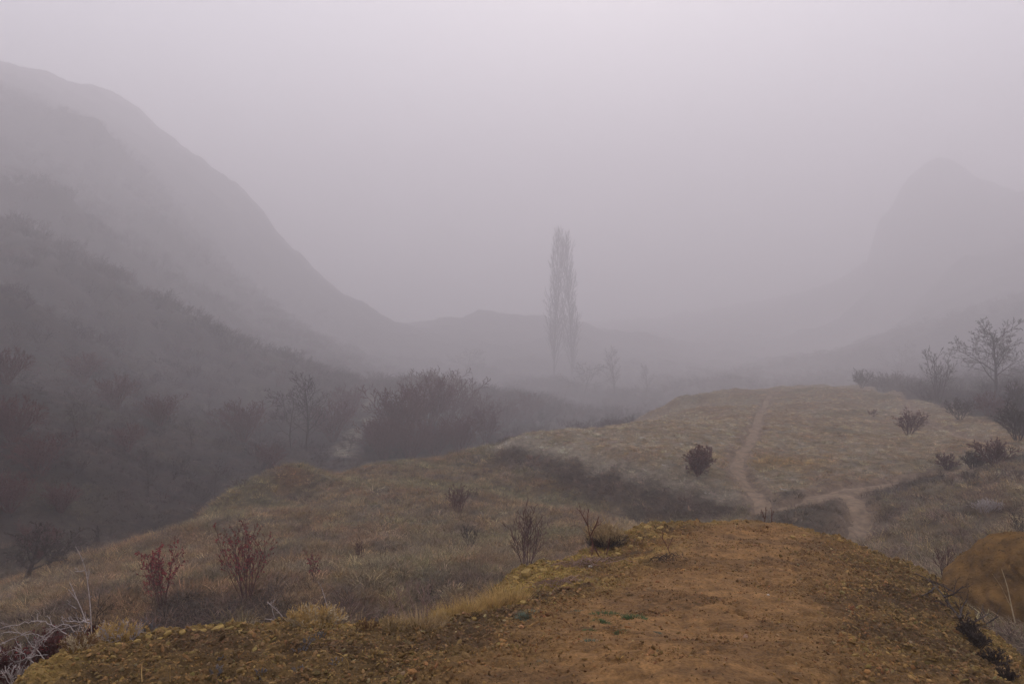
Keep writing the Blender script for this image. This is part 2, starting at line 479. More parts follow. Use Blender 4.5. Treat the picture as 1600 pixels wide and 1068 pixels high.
def mat_dirt():
    """earth of the mound: trodden brown earth, ochre gravelly clay away from the tread"""
    m, nt, b = new_mat('mound_earth')
    L = nt.links.new
    a = N(nt, 'ShaderNodeAttribute', attribute_name='tint')
    geo = N(nt, 'ShaderNodeNewGeometry')
    def noise(sc, det=6, ro=.65):
        n = N(nt, 'ShaderNodeTexNoise'); n.inputs['Scale'].default_value = sc; n.inputs['Detail'].default_value = det; n.inputs['Roughness'].default_value = ro
        L(geo.outputs['Position'], n.inputs['Vector']); return n
    n1 = noise(6); n2 = noise(45, 5, .7)
    vo = N(nt, 'ShaderNodeTexVoronoi'); vo.inputs['Scale'].default_value = 70; L(geo.outputs['Position'], vo.inputs['Vector'])
    mr = N(nt, 'ShaderNodeMapRange'); mr.inputs['From Min'].default_value = .32; mr.inputs['From Max'].default_value = .68
    mr.inputs['To Min'].default_value = .6; mr.inputs['To Max'].default_value = 1.3
    L(n1.outputs['Fac'], mr.inputs['Value'])
    mr2 = N(nt, 'ShaderNodeMapRange'); mr2.inputs['From Min'].default_value = .3; mr2.inputs['From Max'].default_value = .7
    mr2.inputs['To Min'].default_value = .55; mr2.inputs['To Max'].default_value = 1.45
    L(n2.outputs['Fac'], mr2.inputs['Value'])
    mm = N(nt, 'ShaderNodeMath', operation='MULTIPLY'); L(mr.outputs[0], mm.inputs[0]); L(mr2.outputs[0], mm.inputs[1])
    mul = N(nt, 'ShaderNodeVectorMath', operation='SCALE')
    L(a.outputs['Color'], mul.inputs[0]); L(mm.outputs[0], mul.inputs['Scale'])
    L(mul.outputs[0], b.inputs['Base Color'])
    ad = N(nt, 'ShaderNodeMath', operation='MULTIPLY_ADD'); ad.inputs[1].default_value = .5
    L(vo.outputs['Distance'], ad.inputs[0]); L(n2.outputs['Fac'], ad.inputs[2])
    bp = N(nt, 'ShaderNodeBump'); bp.inputs['Strength'].default_value = .9; bp.inputs['Distance'].default_value = .012
    L(ad.outputs[0], bp.inputs['Height']); L(bp.outputs[0], b.inputs['Normal'])
    return m

GROUND_M = mat_ground(); DIRT_M = mat_dirt()

# ------------------------------------------------------------------ ground mesh (polar rings round the viewpoint, fine in front)
th = np.concatenate([np.linspace(-180, -50, 50)[:-1], np.linspace(-50, 50, 500), np.linspace(50, 180, 50)[1:]])
rr = np.concatenate([[0.01], np.linspace(1.0, 10, 10)[:-1], np.geomspace(10, 860, 540), np.geomspace(880, 1050, 6)])
TH, RR = np.meshgrid(np.radians(th), rr)
GX, GY = RR * np.sin(TH), RR * np.cos(TH)
GZ = ground_h(GX.ravel(), GY.ravel()).reshape(GX.shape)
me = grid_mesh('ground', GX, GY, GZ)
gt = land(GX.ravel(), GY.ravel())
td = trail_d(GX.ravel(), GY.ravel())
k = (1 - sstep(.0, .6, td))[:, None]
gt = gt * .5 * (1 - k) + np.array((.15, .105, .07)) * k
vattr(me, 'tint', gt)
me.materials.append(GROUND_M)
ground = bpy.data.objects.new('ground', me); COL.objects.link(ground); tag(ground, kind='structure')
GMIN = float(GZ.min())

# trails as strips laid on the ground
def mat_path():
    m = mat_plain('trodden_earth', (.185, .132, .088), .95, .35, 3.5, .1)
    return m
PATH_M = mat_path()
rng = np.random.default_rng(5)
for nm, wd, P in TRAILS:
    P = np.array(P); T = np.gradient(P, axis=0); T /= np.linalg.norm(T, axis=1)[:, None] + 1e-9
    Nn = np.c_[-T[:, 1], T[:, 0]]
    s = np.arange(len(P)) * .31
    wl_ = wd * (.62 + .28 * fbm(s, s * 0 + wd * 50, 3, 7)); wr_ = wd * (.62 + .28 * fbm(s + 40, s * 0 + wd * 50, 3, 8))
    cols = np.linspace(-1, 1, 7)
    X = np.stack([P[:, 0] + Nn[:, 0] * (wl_ * c if c < 0 else wr_ * c) for c in cols], 1)
    Yv = np.stack([P[:, 1] + Nn[:, 1] * (wl_ * c if c < 0 else wr_ * c) for c in cols], 1)
    Z = ground_h(X, Yv) + .035 - .03 * np.abs(cols)[None, :] ** 3
    pm = grid_mesh('path', X, Yv, Z); pm.materials.append(PATH_M)
    po = bpy.data.objects.new('path', pm); COL.objects.link(po); tag(po, kind='structure')

# ------------------------------------------------------------------ mound mesh
mx = np.linspace(-7.5, 7.0, 620); my = np.concatenate([np.linspace(-5, 1.8, 40)[:-1], np.linspace(1.8, 12.5, 620)])
MX, MY = np.meshgrid(mx, my)
MZ = mound_h(MX.ravel(), MY.ravel()).reshape(MX.shape)
MZ = np.maximum(MZ, -9.6)
me = grid_mesh('dirt_mound', MX, MY, MZ)
fx, fy = MX.ravel(), MY.ravel()
sdm = poly_sd(fx, fy, RIM)
t = tread(fx, fy)
EARTH = np.array((.225, .122, .046)); GRAVEL = np.array((.115, .070, .026)); OCHRE = np.array((.31, .205, .060)); WET = np.array((.065, .038, .020))
def dirt_col(fx, fy):
    sdm = poly_sd(fx, fy, RIM); t = tread(fx, fy)
    c = GRAVEL[None] * (1 - t[:, None]) + EARTH[None] * t[:, None]
    mo = sstep(-.05, .55, fbm(fx / .8, fy / .6, 4, 80)) * .6 * (1 - t * .3)
    c = c * (1 - mo[:, None]) + WET[None] * mo[:, None]
    o = np.clip(np.exp(-(sdm / .22) ** 2) * (.55 + .6 * fbm(fx / .5, fy / .5, 3, 84)), 0, 1) * (1 - sstep(.25, .6, sdm))
    o = o * np.where(fx > 2.9, .35, 1)
    o2 = sstep(-.3, .4, fbm(fx / .6, fy / .6, 3, 88)) * sstep(1.5, .3, -sdm) * sstep(5.2, 6.3, fy) * sstep(2.6, 1.5, fx)
    o = np.clip(np.maximum(o, o2), 0, 1)
    c = c * (1 - o[:, None]) + OCHRE[None] * o[:, None]
    return c
vattr(me, 'tint', dirt_col(fx, fy))
me.materials.append(DIRT_M)
mound = bpy.data.objects.new('dirt_mound', me); COL.objects.link(mound); tag(mound, kind='structure')

# ------------------------------------------------------------------ mesh builder
class MB:
    def __init__(s): s.v = []; s.f = []; s.n = 0
    def tube(s, pts, rad, sides=4, cap=False):
        pts = np.asarray(pts, float); n = len(pts)
        T = np.gradient(pts, axis=0); T /= np.linalg.norm(T, axis=1)[:, None] + 1e-12
        ref = np.array((0, 0, 1.0)) if abs(T[0][2]) < .8 else np.array((1.0, 0, 0))
        A = np.cross(T, ref); A /= np.linalg.norm(A, axis=1)[:, None] + 1e-12
        B = np.cross(T, A)
        an = np.arange(sides) * 2 * math.pi / sides
        ring = pts[:, None, :] + np.asarray(rad)[:, None, None] * (A[:, None, :] * np.cos(an)[None, :, None] + B[:, None, :] * np.sin(an)[None, :, None])
        s.v.append(ring.reshape(-1, 3)); b = s.n
        for i in range(n - 1):
            for k in range(sides):
                k2 = (k + 1) % sides
                s.f.append((b + i * sides + k, b + i * sides + k2, b + (i + 1) * sides + k2, b + (i + 1) * sides + k))
        s.n += n * sides
    def face(s, pts):
        s.v.append(np.asarray(pts, float)); s.f.append(tuple(range(s.n, s.n + len(pts)))); s.n += len(pts)
    def blade(s, base, d, L, wdt, bend, side, seg=3):
        """flat tapering blade of grass, arching over"""
        base = np.asarray(base, float); d = np.asarray(d, float); d = d / np.linalg.norm(d)
        b = s.n; p = base.copy(); dd = d.copy(); V = []
        for i in range(seg + 1):
            wv = wdt * (1 - (i / seg) ** 1.5) * .5
            if i < seg: V += [p - side * wv, p + side * wv]
            else: V += [p]
            p = p + dd * L / seg
            dd = dd + np.array((bend[0], bend[1], bend[2])) / seg; dd /= np.linalg.norm(dd)
        s.v.append(np.array(V))
        for i in range(seg - 1): s.f.append((b + 2 * i, b + 2 * i + 1, b + 2 * i + 3, b + 2 * i + 2))
        s.f.append((b + 2 * seg - 2, b + 2 * seg - 1, b + 2 * seg)); s.n += len(V)
    def mesh(s, name, mat, smooth=False):
        me = bpy.data.meshes.new(name)
        v = np.concatenate(s.v) if s.v else np.zeros((0, 3))
        me.from_pydata(v.tolist(), [], s.f)
        if smooth: me.polygons.foreach_set('use_smooth', np.ones(len(me.polygons), bool))
        if mat: me.materials.append(mat)
        return me
    def build(s, name, mat, parent=None, smooth=False, loc=None):
        o = bpy.data.objects.new(name, s.mesh(name, mat, smooth)); COL.objects.link(o)
        if parent: o.parent = parent
        if loc is not None: o.location = loc
        return o

# ------------------------------------------------------------------ instanced stuff (grass, gravel, scrub)
def scatter(name, P, rot, scl, tint, protos, label=None, cat=None):
    me = bpy.data.meshes.new(name)
    me.vertices.add(len(P)); me.vertices.foreach_set('co', np.asarray(P, np.float32).ravel())
    def va(n, v):
        a = me.attributes.new(n, 'FLOAT_VECTOR', 'POINT'); a.data.foreach_set('vector', np.asarray(v, np.float32).ravel())
    va('rot', rot); va('scl', scl); vattr(me, 'tint', tint)
    o = bpy.data.objects.new(name, me); COL.objects.link(o)
    ng = bpy.data.node_groups.new(name + '_spread', 'GeometryNodeTree')
    ng.interface.new_socket('Geometry', in_out='INPUT', socket_type='NodeSocketGeometry')
    ng.interface.new_socket('Geometry', in_out='OUTPUT', socket_type='NodeSocketGeometry')
    gi, go = ng.nodes.new('NodeGroupInput'), ng.nodes.new('NodeGroupOutput')
    iop = ng.nodes.new('GeometryNodeInstanceOnPoints')
    jn = ng.nodes.new('GeometryNodeJoinGeometry')
    for p in protos:
        oi = ng.nodes.new('GeometryNodeObjectInfo'); oi.inputs['Object'].default_value = p; oi.inputs['As Instance'].default_value = True
        ng.links.new(oi.outputs['Geometry'], jn.inputs[0])
    ng.links.new(gi.outputs[0], iop.inputs['Points']); ng.links.new(jn.outputs[0], iop.inputs['Instance'])
    iop.inputs['Pick Instance'].default_value = True
    def nattr(n):
        q = ng.nodes.new('GeometryNodeInputNamedAttribute'); q.data_type = 'FLOAT_VECTOR'; q.inputs['Name'].default_value = n
        return q.outputs[0]
    ng.links.new(nattr('rot'), iop.inputs['Rotation']); ng.links.new(nattr('scl'), iop.inputs['Scale'])
    rv = ng.nodes.new('FunctionNodeRandomValue'); rv.data_type = 'INT'
    ii = [s_ for s_ in rv.inputs if s_.type == 'INT']
    ii[0].default_value = 0; ii[1].default_value = len(protos) - 1
    ro = [s_ for s_ in rv.outputs if s_.type == 'INT'][0]
    ng.links.new(ro, iop.inputs['Instance Index'])
    ng.links.new(iop.outputs[0], go.inputs[0])
    md = o.modifiers.new('spread', 'NODES'); md.node_group = ng
    tag(o, label, cat, kind='stuff')
    return o

def proto(name, mb, mat):
    return bpy.data.objects.new(name, mb.mesh(name, mat))     # a source mesh, not placed in the scene itself

GRASS_M = mat_tint('dry_grass'); STONE_M = mat_tint('ochre_stone'); SCRUB_M = mat_tint('scrub_twig')
SCRUB_M.node_tree.nodes['Principled BSDF'].inputs['Roughness'].default_value = .95

def tuft_proto(seed, n, h, spread, wdt, lean=.0, droop=.9):
    r = np.random.default_rng(seed); m = MB()
    for i in range(n):
        a = r.uniform(0, 2 * math.pi); q = r.uniform(0, 1) ** .5
        base = (math.cos(a) * spread * q, math.sin(a) * spread * q, -.03)
        b = a + r.normal(0, .8); tl = r.uniform(.15, 1.0)
        d = (math.cos(b) * tl + lean, math.sin(b) * tl, 1.0)
        c = r.uniform(0, 2 * math.pi)
        m.blade(base, d, h * r.uniform(.5, 1.15), wdt * r.uniform(.7, 1.3), (math.cos(b) * droop * .8 + lean, math.sin(b) * droop * .8, -droop * r.uniform(.5, 1.9)), np.array((math.cos(c), math.sin(c), 0)), 3)
    return m
grass_protos = [proto('grass_tuft', tuft_proto(10 + i, 34, .34, .20, .011, 0, .95), GRASS_M) for i in range(5)]
mat_protos = [proto('grass_mat', tuft_proto(30 + i, 34, .36, .28, .011, .25, 1.7), GRASS_M) for i in range(3)]

def grow(r, out, p, d, L, rad, lvl, A):
    """A: dict(levels, seg, wob, up, kids, ang, ratio, start)"""
    p = np.asarray(p, float); d = np.asarray(d, float) / np.linalg.norm(d)
    seg = A['seg'][min(lvl, len(A['seg']) - 1)]
    pts = [p]; dirs = [d]; dd = d
    up = A['up'][min(lvl, len(A['up']) - 1)]; wob = A['wob'][min(lvl, len(A['wob']) - 1)]
    for i in range(seg):
        dd = dd + r.normal(0, wob, 3) + np.array((0, 0, up)); dd = dd / np.linalg.norm(dd)
        pts.append(pts[-1] + dd * L / seg); dirs.append(dd)
    pts = np.array(pts)
    tip = A.get('tip', .25)
    rd = np.maximum(rad * (1 - (1 - tip) * np.linspace(0, 1, seg + 1)), A.get('rmin', .003))
    out.append((pts, rd, lvl))
    if lvl + 1 < A['levels']:
        kk = A['kids'][min(lvl, len(A['kids']) - 1)]
        st = A['start'][min(lvl, len(A['start']) - 1)]
        k0 = r.uniform(0, 2 * math.pi)
        for j in range(kk):
            f = st + (1 - st) * (j + r.uniform(.1, .9)) / kk
            x = f * seg; i = min(int(x), seg - 1); q = pts[i] + (pts[i + 1] - pts[i]) * (x - i)
            dd = dirs[i + 1]
            az = k0 + j * 2.4 + r.normal(0, .4)
            ref = np.array((0, 0, 1.0)) if abs(dd[2]) < .9 else np.array((1.0, 0, 0))
            u = np.cross(dd, ref); u /= np.linalg.norm(u); v_ = np.cross(dd, u)
            side = u * math.cos(az) + v_ * math.sin(az)
            an = R(A['ang'][min(lvl, len(A['ang']) - 1)] * r.uniform(.75, 1.25))
            nd = dd * math.cos(an) + side * math.sin(an)
            ra = A['ratio'][min(lvl, len(A['ratio']) - 1)]
            grow(r, out, q, nd, L * ra * (1 - .45 * (f - st) / (1 - st + 1e-6)) * r.uniform(.8, 1.15), np.interp(x, np.arange(seg + 1), rd) * A.get('rr', .6), lvl + 1, A)

def scrub_proto(seed, h, n):
    r = np.random.default_rng(seed); m = MB()
    A = dict(levels=3, seg=[4, 3, 2], wob=[.12, .18, .2], up=[.03, .04, .02], kids=[4, 3], ang=[38, 40], ratio=[.55, .5], start=[.2, .2], rmin=.006, rr=.7)
    for i in range(n):
        out = []; a = r.uniform(0, 6.28); s_ = r.uniform(.2, .9)
        grow(r, out, (math.cos(a) * .15, math.sin(a) * .15, -.05), (math.cos(a) * s_, math.sin(a) * s_, 1), h * r.uniform(.6, 1.1), .012, 0, A)
        for pts, rd, lv in out: m.tube(pts, rd, 3)
    return m
scrub_protos = [proto('scrub_clump', scrub_proto(50 + i, .9, 9), SCRUB_M) for i in range(4)]

# haze box
def haze():
    x0, x1, y0, y1, z0, z1 = -1080, 1080, -1080, 1080, GMIN - 1.0, float(GZ.max()) + 3.0
    v = [(x, y, z) for z in (z0, z1) for y in (y0, y1) for x in (x0, x1)]
    f = [(0, 2, 3, 1), (4, 5, 7, 6), (0, 1, 5, 4), (2, 6, 7, 3), (0, 4, 6, 2), (1, 3, 7, 5)]
    me = bpy.data.meshes.new('haze'); me.from_pydata(v, [], f)
    m = bpy.data.materials.new('mist'); m.use_nodes = True
    nt = m.node_tree; nt.nodes.remove(nt.nodes['Principled BSDF'])
    pv = nt.nodes.new('ShaderNodeVolumePrincipled')
    pv.inputs['Color'].default_value = (.93, .903, .925, 1)
    pv.inputs['Density'].default_value = HAZE_SIGMA
    pv.inputs['Anisotropy'].default_value = .25
    nt.links.new(pv.outputs[0], nt.nodes['Material Output'].inputs['Volume'])
    me.materials.append(m)
    o = bpy.data.objects.new('haze', me); COL.objects.link(o); tag(o, kind='stuff')
haze()
# ------------------------------------------------------------------ grass and scrub over the land
rng = np.random.default_rng(11)
def sample_polar(n, r0, r1, a0, a1, p=1.0):
    """density falls with distance as 1 / r ** p"""
    u = rng.random(n)
    e = 2 - p
    r = (r0 ** e + u * (r1 ** e - r0 ** e)) ** (1 / e)
    a = np.radians(rng.uniform(a0, a1, n))
    return r * np.sin(a), r * np.cos(a)

x, y = sample_polar(165000, 8.5, 125, -44, 44, 1.0)
keep = (trail_d(x, y) > rng.uniform(-.12, .25, len(x))) & (poly_sd(x, y, RIM) > .35)
inF = poly_sd(x, y, FIELDP) < 0; inS = poly_sd(x, y, SHELFP) < .6; inR = poly_sd(x, y, RBANKP) < .5
valley = ~(inF | inS | inR)
keep &= ~valley | (rng.random(len(x)) < .45)
bare = fbm(x / 1.1, y / 1.1, 3, 201)
keep &= (bare > -.55) | (rng.random(len(x)) < .35)
x, y, inF, inR, inS = x[keep], y[keep], inF[keep], inR[keep], inS[keep]
oc = at(1640, 925, 12.4); a_ = rng.uniform(0, 6.28, 520); q_ = rng.uniform(1.35, 2.3, 520)
x = np.r_[x, oc[0] + 1.38 * q_ * np.cos(a_) * .8]; y = np.r_[y, oc[1] + 1.3 * q_ * np.sin(a_) * .8]
inF, inR, inS = [np.r_[v_, np.full(520, f_)] for v_, f_ in ((inF, False), (inR, True), (inS, False))]
z = ground_h(x, y)
tint = tint_jit(land(x, y) * np.where(rng.random(len(x)) < .08, 1.7, 1)[:, None], rng, .42)
n = len(x)
sc = rng.uniform(.55, 1.25, n) * np.where(inF, .55, .88) * (1 + .35 * fbm(x / .9, y / .9, 2, 205))
sc = np.clip(sc, .3, 1.6)
rot = np.c_[rng.normal(0, .12, n), rng.normal(0, .12, n), rng.uniform(0, 6.28, n)]
m_ = (rng.random(n) < np.where(inR, .75, .4))
P = np.c_[x, y, z]
SC = np.c_[sc * rng.uniform(.9, 1.3, n), sc * rng.uniform(.9, 1.3, n), sc * rng.uniform(.7, 1.2, n)]
scatter('dry_grass', P[~m_], rot[~m_], SC[~m_], tint[~m_], grass_protos)
scatter('matted_grass', P[m_], rot[m_], SC[m_], tint[m_], mat_protos)

# scrub: on the banks, the valley sides and the hills
x, y = sample_polar(40000, 11, 460, -46, 46, .7)
d = land(x, y); lum = d.mean(1)
dark = (lum < .085)
inF = poly_sd(x, y, FIELDP) < .3
bk = np.exp(-(seg_dist(x, y, BANK) / .55) ** 2)
patch = fbm(x / 5, y / 5, 3, 210)
r_ = np.hypot(x, y)
inR = poly_sd(x, y, RBANKP) < 0
pr = np.where(bk > .3, .55, np.where(dark, np.clip(.35 + patch, .05, .9), .03)) * (~inF)
inS = poly_sd(x, y, SHELFP) < 0
pr = np.where(inS & (bk < .3), np.where((r_ < 17) & (patch > -.1), .35, .03), pr)
pr = np.where(inR, .04, pr)
keep = (rng.random(len(x)) < pr) & (trail_d(x, y) > .3) & (poly_sd(x, y, RIM) > .8)
x, y, bk = x[keep], y[keep], bk[keep]
z = ground_h(x, y); n = len(x)
r_ = np.hypot(x, y)
sc = rng.uniform(.35, .9, n) * np.where(bk > .3, rng.uniform(.3, 1.1, n), 1) * np.clip(r_ / 35, .5, 5)
tint = tint_jit(np.where(((bk > .3) | (r_ < 18))[:, None], np.array((.095, .062, .045)), np.array((.050, .032, .029))), rng, .35)
scatter('scrub', np.c_[x, y, z], np.c_[rng.normal(0, .15, n), rng.normal(0, .15, n), rng.uniform(0, 6.28, n)], np.c_[sc, sc, sc * rng.uniform(.6, 1, n)], tint, scrub_protos)

# ------------------------------------------------------------------ gravel on the mound
def stone_mb(seed, flat=.6, sub=1):
    import bmesh
    r = np.random.default_rng(seed)
    bm = bmesh.new(); bmesh.ops.create_icosphere(bm, subdivisions=sub, radius=1)
    k = r.uniform(.65, 1.3, 3)
    for v in bm.verts:
        c = np.array(v.co); c = c * k * (1, 1, flat) * r.uniform(.75, 1.15)
        v.co = c
    m = MB(); m.v = [np.array([v.co[:] for v in bm.verts])]; m.f = [tuple(v.index for v in f.verts) for f in bm.faces]; m.n = len(bm.verts)
    bm.free(); return m
stone_protos = [proto('pebble', stone_mb(70 + i, .65, 1), STONE_M) for i in range(6)]
rng = np.random.default_rng(21)
n = 480000
x = rng.uniform(-4.5, 6.5, n); y = rng.uniform(2.0, 10.5, n)
sd = poly_sd(x, y, RIM); t = tread(x, y)
cl = fbm(x / .35, y / .3, 3, 230)
pr = (1 - t) * np.clip(.62 + .6 * cl, .12, 1) + t * np.clip(.06 + .55 * sstep(.15, .7, fbm(x / .5, y / .35, 3, 233)), 0, .6)
keep = (sd < .35) & (rng.random(n) < pr) & (np.abs(x) < y * .95 + .6)
x, y, sd, t = x[keep], y[keep], sd[keep], t[keep]; n = len(x)
size = .0034 + .0085 * rng.random(n) ** 2.2 + (rng.random(n) < .02) * rng.uniform(.004, .013, n)
size *= (.8 + .09 * y) * np.where(t > .5, .7, 1)
z = mound_h(x, y) + size * .3
c = dirt_col(x, y) * (rng.uniform(.8, 1.65, n) * np.where(t > .5, .75, 1.3))[:, None]
pale = rng.random(n) < .025
c[pale] = np.array((.27, .20, .10))
gravel = scatter('gravel', np.c_[x, y, z], rng.normal(0, .6, (n, 3)) + np.c_[np.zeros(n), np.zeros(n), rng.uniform(0, 6.28, n)],
        np.c_[size * rng.uniform(.8, 1.7, n), size * rng.uniform(.7, 1.3, n), size * rng.uniform(.6, 1.2, n)], tint_jit(c * np.minimum(1, .24 / c.max(1))[:, None], rng, .2), stone_protos)

# ------------------------------------------------------------------ materials of the single things
RED_LEAF = mat_plain('red_leaf', (.20, .026, .028), .7, .5, 14)
BARK = mat_plain('dark_bark', (.055, .04, .034), .9, .35, 12)
RBARK = mat_plain('reddish_bark', (.115, .045, .032), .75, .35, 12)
MAROON = mat_plain('maroon_twig', (.095, .038, .034), .85, .35, 12)
FROSTM = mat_plain('rimed_stem', (.40, .35, .33), .9, .35, 40)
PINKM = mat_plain('pinkish_rimed_stem', (.27, .18, .155), .9, .35, 30)
GOLD = mat_plain('golden_stalk', (.50, .34, .13), .85, .35, 18)
GOLDF = mat_plain('rimed_golden_stalk', (.50, .41, .27), .9, .3, 24)
STRAWM = mat_plain('straw', (.40, .29, .15), .85, .35, 20)
BROWNST = mat_plain('brown_stalk', (.22, .125, .06), .85, .35, 20)
GREEN = mat_plain('green_blade', (.055, .095, .035), .8, .35, 20)
GREYGREEN = mat_plain('grey_green_blade', (0.104, 0.136, 0.096), .85, .25, 20)
BLUEGREY = mat_plain('rimed_grey_leaf', (0.154, 0.147, 0.154), .9, .3, 30)
OCHREM = mat_plain('ochre_slab', (0.28, 0.189, 0.059), .9, .25, 40)
OCHRE2 = mat_plain('brown_stone', (0.168, 0.098, 0.038), .9, .3, 40)
WHITEM = mat_plain('white_stone', (0.42, 0.385, 0.322), .9, .12, 30)
def mat_clay():
    m = mat_plain('golden_clay', (.175, .093, .024), .95, .4, 3.2, .1)
    nt = m.node_tree; b = nt.nodes['Principled BSDF']
    no = N(nt, 'ShaderNodeTexNoise'); no.inputs['Scale'].default_value = 14; no.inputs['Detail'].default_value = 9; no.inputs['Roughness'].default_value = .7
    geo = N(nt, 'ShaderNodeNewGeometry'); nt.links.new(geo.outputs['Position'], no.inputs['Vector'])
    bp = N(nt, 'ShaderNodeBump'); bp.inputs['Strength'].default_value = 1; bp.inputs['Distance'].default_value = .08
    nt.links.new(no.outputs['Fac'], bp.inputs['Height']); nt.links.new(bp.outputs[0], b.inputs['Normal'])
    return m
CLAY = mat_clay()

def empty(name, loc, label, cat, group=None, rz=0.0):
    o = bpy.data.objects.new(name, None); COL.objects.link(o); o.location = loc; o.rotation_euler = (0, 0, rz)
    return tag(o, label, cat, group)
def copy_tree(o, loc, rz, sc, label=None, group=None):
    c = o.copy(); COL.objects.link(c); c.location = loc; c.rotation_euler = (0, 0, rz); c.scale = sc
    if label: c['label'] = label
    if group: c['group'] = group
    for ch in list(o.children):
        d = ch.copy(); COL.objects.link(d); d.parent = c
    return c

def leaves_on(m, r, outs, minlvl, n, size, curl=.3):
    """diamond leaves set along the finer shoots"""
    cand = [(p, lv) for p, rd, lv in outs if lv >= minlvl]
    for i in range(n):
        p, lv = cand[r.integers(len(cand))]
        k = r.uniform(.15, 1) * (len(p) - 1); j = min(int(k), len(p) - 2)
        q = p[j] + (p[j + 1] - p[j]) * (k - j)
        d = r.normal(0, 1, 3); d[2] -= .2; d /= np.linalg.norm(d)
        s_ = np.cross(d, r.normal(0, 1, 3)); s_ /= np.linalg.norm(s_) + 1e-9
        L = size * r.uniform(.6, 1.3)
        nrm = np.cross(d, s_) * L * curl
        m.face([q, q + d * L * .45 + s_ * L * .28 + nrm * .5, q + d * L, q + d * L * .5 - s_ * L * .28 + nrm * .5])

def shrub(name, loc, label, cat, h, w_, stems, A, rad, bark, seed, leaf=None, nleaf=0, lsize=.04, group=None, part='stem', lean=(0, 0)):
    r = np.random.default_rng(seed)
    root = empty(name, loc, label, cat, group)
    allout = []
    for i in range(stems):
        a = 6.283 * (i + r.uniform(-.3, .3)) / stems
        sp = r.uniform(.15, 1) * w_ / h * .55
        out = []
        grow(r, out, (math.cos(a) * w_ * .05, math.sin(a) * w_ * .05, -.04), (math.cos(a) * sp + lean[0], math.sin(a) * sp + lean[1], 1), h * r.uniform(.72, 1.0), rad, 0, A)
        m = MB()
        for pts, rd, lv in out: m.tube(pts, rd, 4 if lv == 0 else 3)
        m.build(part, bark, root)
        allout += out
    if leaf:
        m = MB(); leaves_on(m, r, allout, 1, nleaf, lsize)
        tag(m.build('leaves', leaf, root), kind='stuff')
    return root

def tree(name, loc, label, cat, h, A, rad, bark, seed, group=None, lean=(0, 0), fork=.5):
    r = np.random.default_rng(seed)
    root = empty(name, loc, label, cat, group)
    out = []
    grow(r, out, (0, 0, -.25), (lean[0], lean[1], 1), h, rad, 0, A)
    parts = []; cur = None
    for pts, rd, lv in out:
        if lv == 0:
            m = MB(); m.tube(pts, rd, 8); m.build('trunk', bark, root, True)
        else:
            if lv == 1: cur = MB(); parts.append(cur)
            cur.tube(pts, rd, 5 if lv == 1 else 3)
    for m in parts: m.build('branch', bark, root)
    return root

def tuft(name, loc, label, cat, n, h, spread, wdt, mat, seed, droop=.5, group=None, tips=None, splay=.9, flat=1.0):
    """one tuft: blades (one part past counting), rimed tips if any"""
    r = np.random.default_rng(seed); m = MB(); m2 = MB()
    for i in range(n):
        a = r.uniform(0, 6.283); q = r.uniform(0, 1) ** .5
        base = (math.cos(a) * spread * q, math.sin(a) * spread * q * flat, -.012)
        b = a + r.normal(0, .5); tl = q * splay * r.uniform(.5, 1.1)
        d = (math.cos(b) * tl, math.sin(b) * tl, 1.0); c = r.uniform(0, 6.283)
        t_ = m2 if (tips and r.random() < .3) else m
        t_.blade(base, d, h * r.uniform(.55, 1.1), wdt * r.uniform(.7, 1.3), (math.cos(b) * droop * .5 + r.normal(0, .15), math.sin(b) * droop * .5 + r.normal(0, .15), -droop * r.uniform(.3, 1.2)), np.array((math.cos(c), math.sin(c), 0)), 4)
    if tips:
        root = empty(name, loc, label, cat, group)
        tag(m.build('blades', mat, root), kind='stuff'); tag(m2.build('rimed_blades', tips, root), kind='stuff')
        return root
    root = empty(name, loc, label, cat, group)
    tag(m.build('blades', mat, root), kind='stuff')
    return root

def wiry(name, loc, label, cat, n, h, spread, mat, seed, A=None, rad=.0022, group=None, tips=None):
    """a cushion of short knobbly branching stems"""
    r = np.random.default_rng(seed); m = MB(); m2 = MB()
    A = A or dict(levels=3, seg=[4, 3, 2], wob=[.16, .22, .25], up=[.05, .12, .1], kids=[4, 3], ang=[32, 38], ratio=[.42, .45], start=[.3, .3], rmin=.0016, rr=.9, tip=.8)
    for i in range(n):
        a = r.uniform(0, 6.283); q = r.uniform(0, 1) ** .5
        out = []
        grow(r, out, (math.cos(a) * spread * q * .6, math.sin(a) * spread * q * .35, -.01), (math.cos(a) * q * spread / h * .75, math.sin(a) * q * spread / h * .5, 1), h * r.uniform(.6, 1.0) * (1 - .25 * q), rad, 0, A)
        t_ = m2 if (tips and r.random() < .3) else m
        for pts, rd, lv in out: t_.tube(pts, rd, 3)
    root = empty(name, loc, label, cat, group)
    tag(m.build('sprigs', mat, root), kind='stuff')
    if tips: tag(m2.build('rimed_sprigs', tips, root), kind='stuff')
    return root

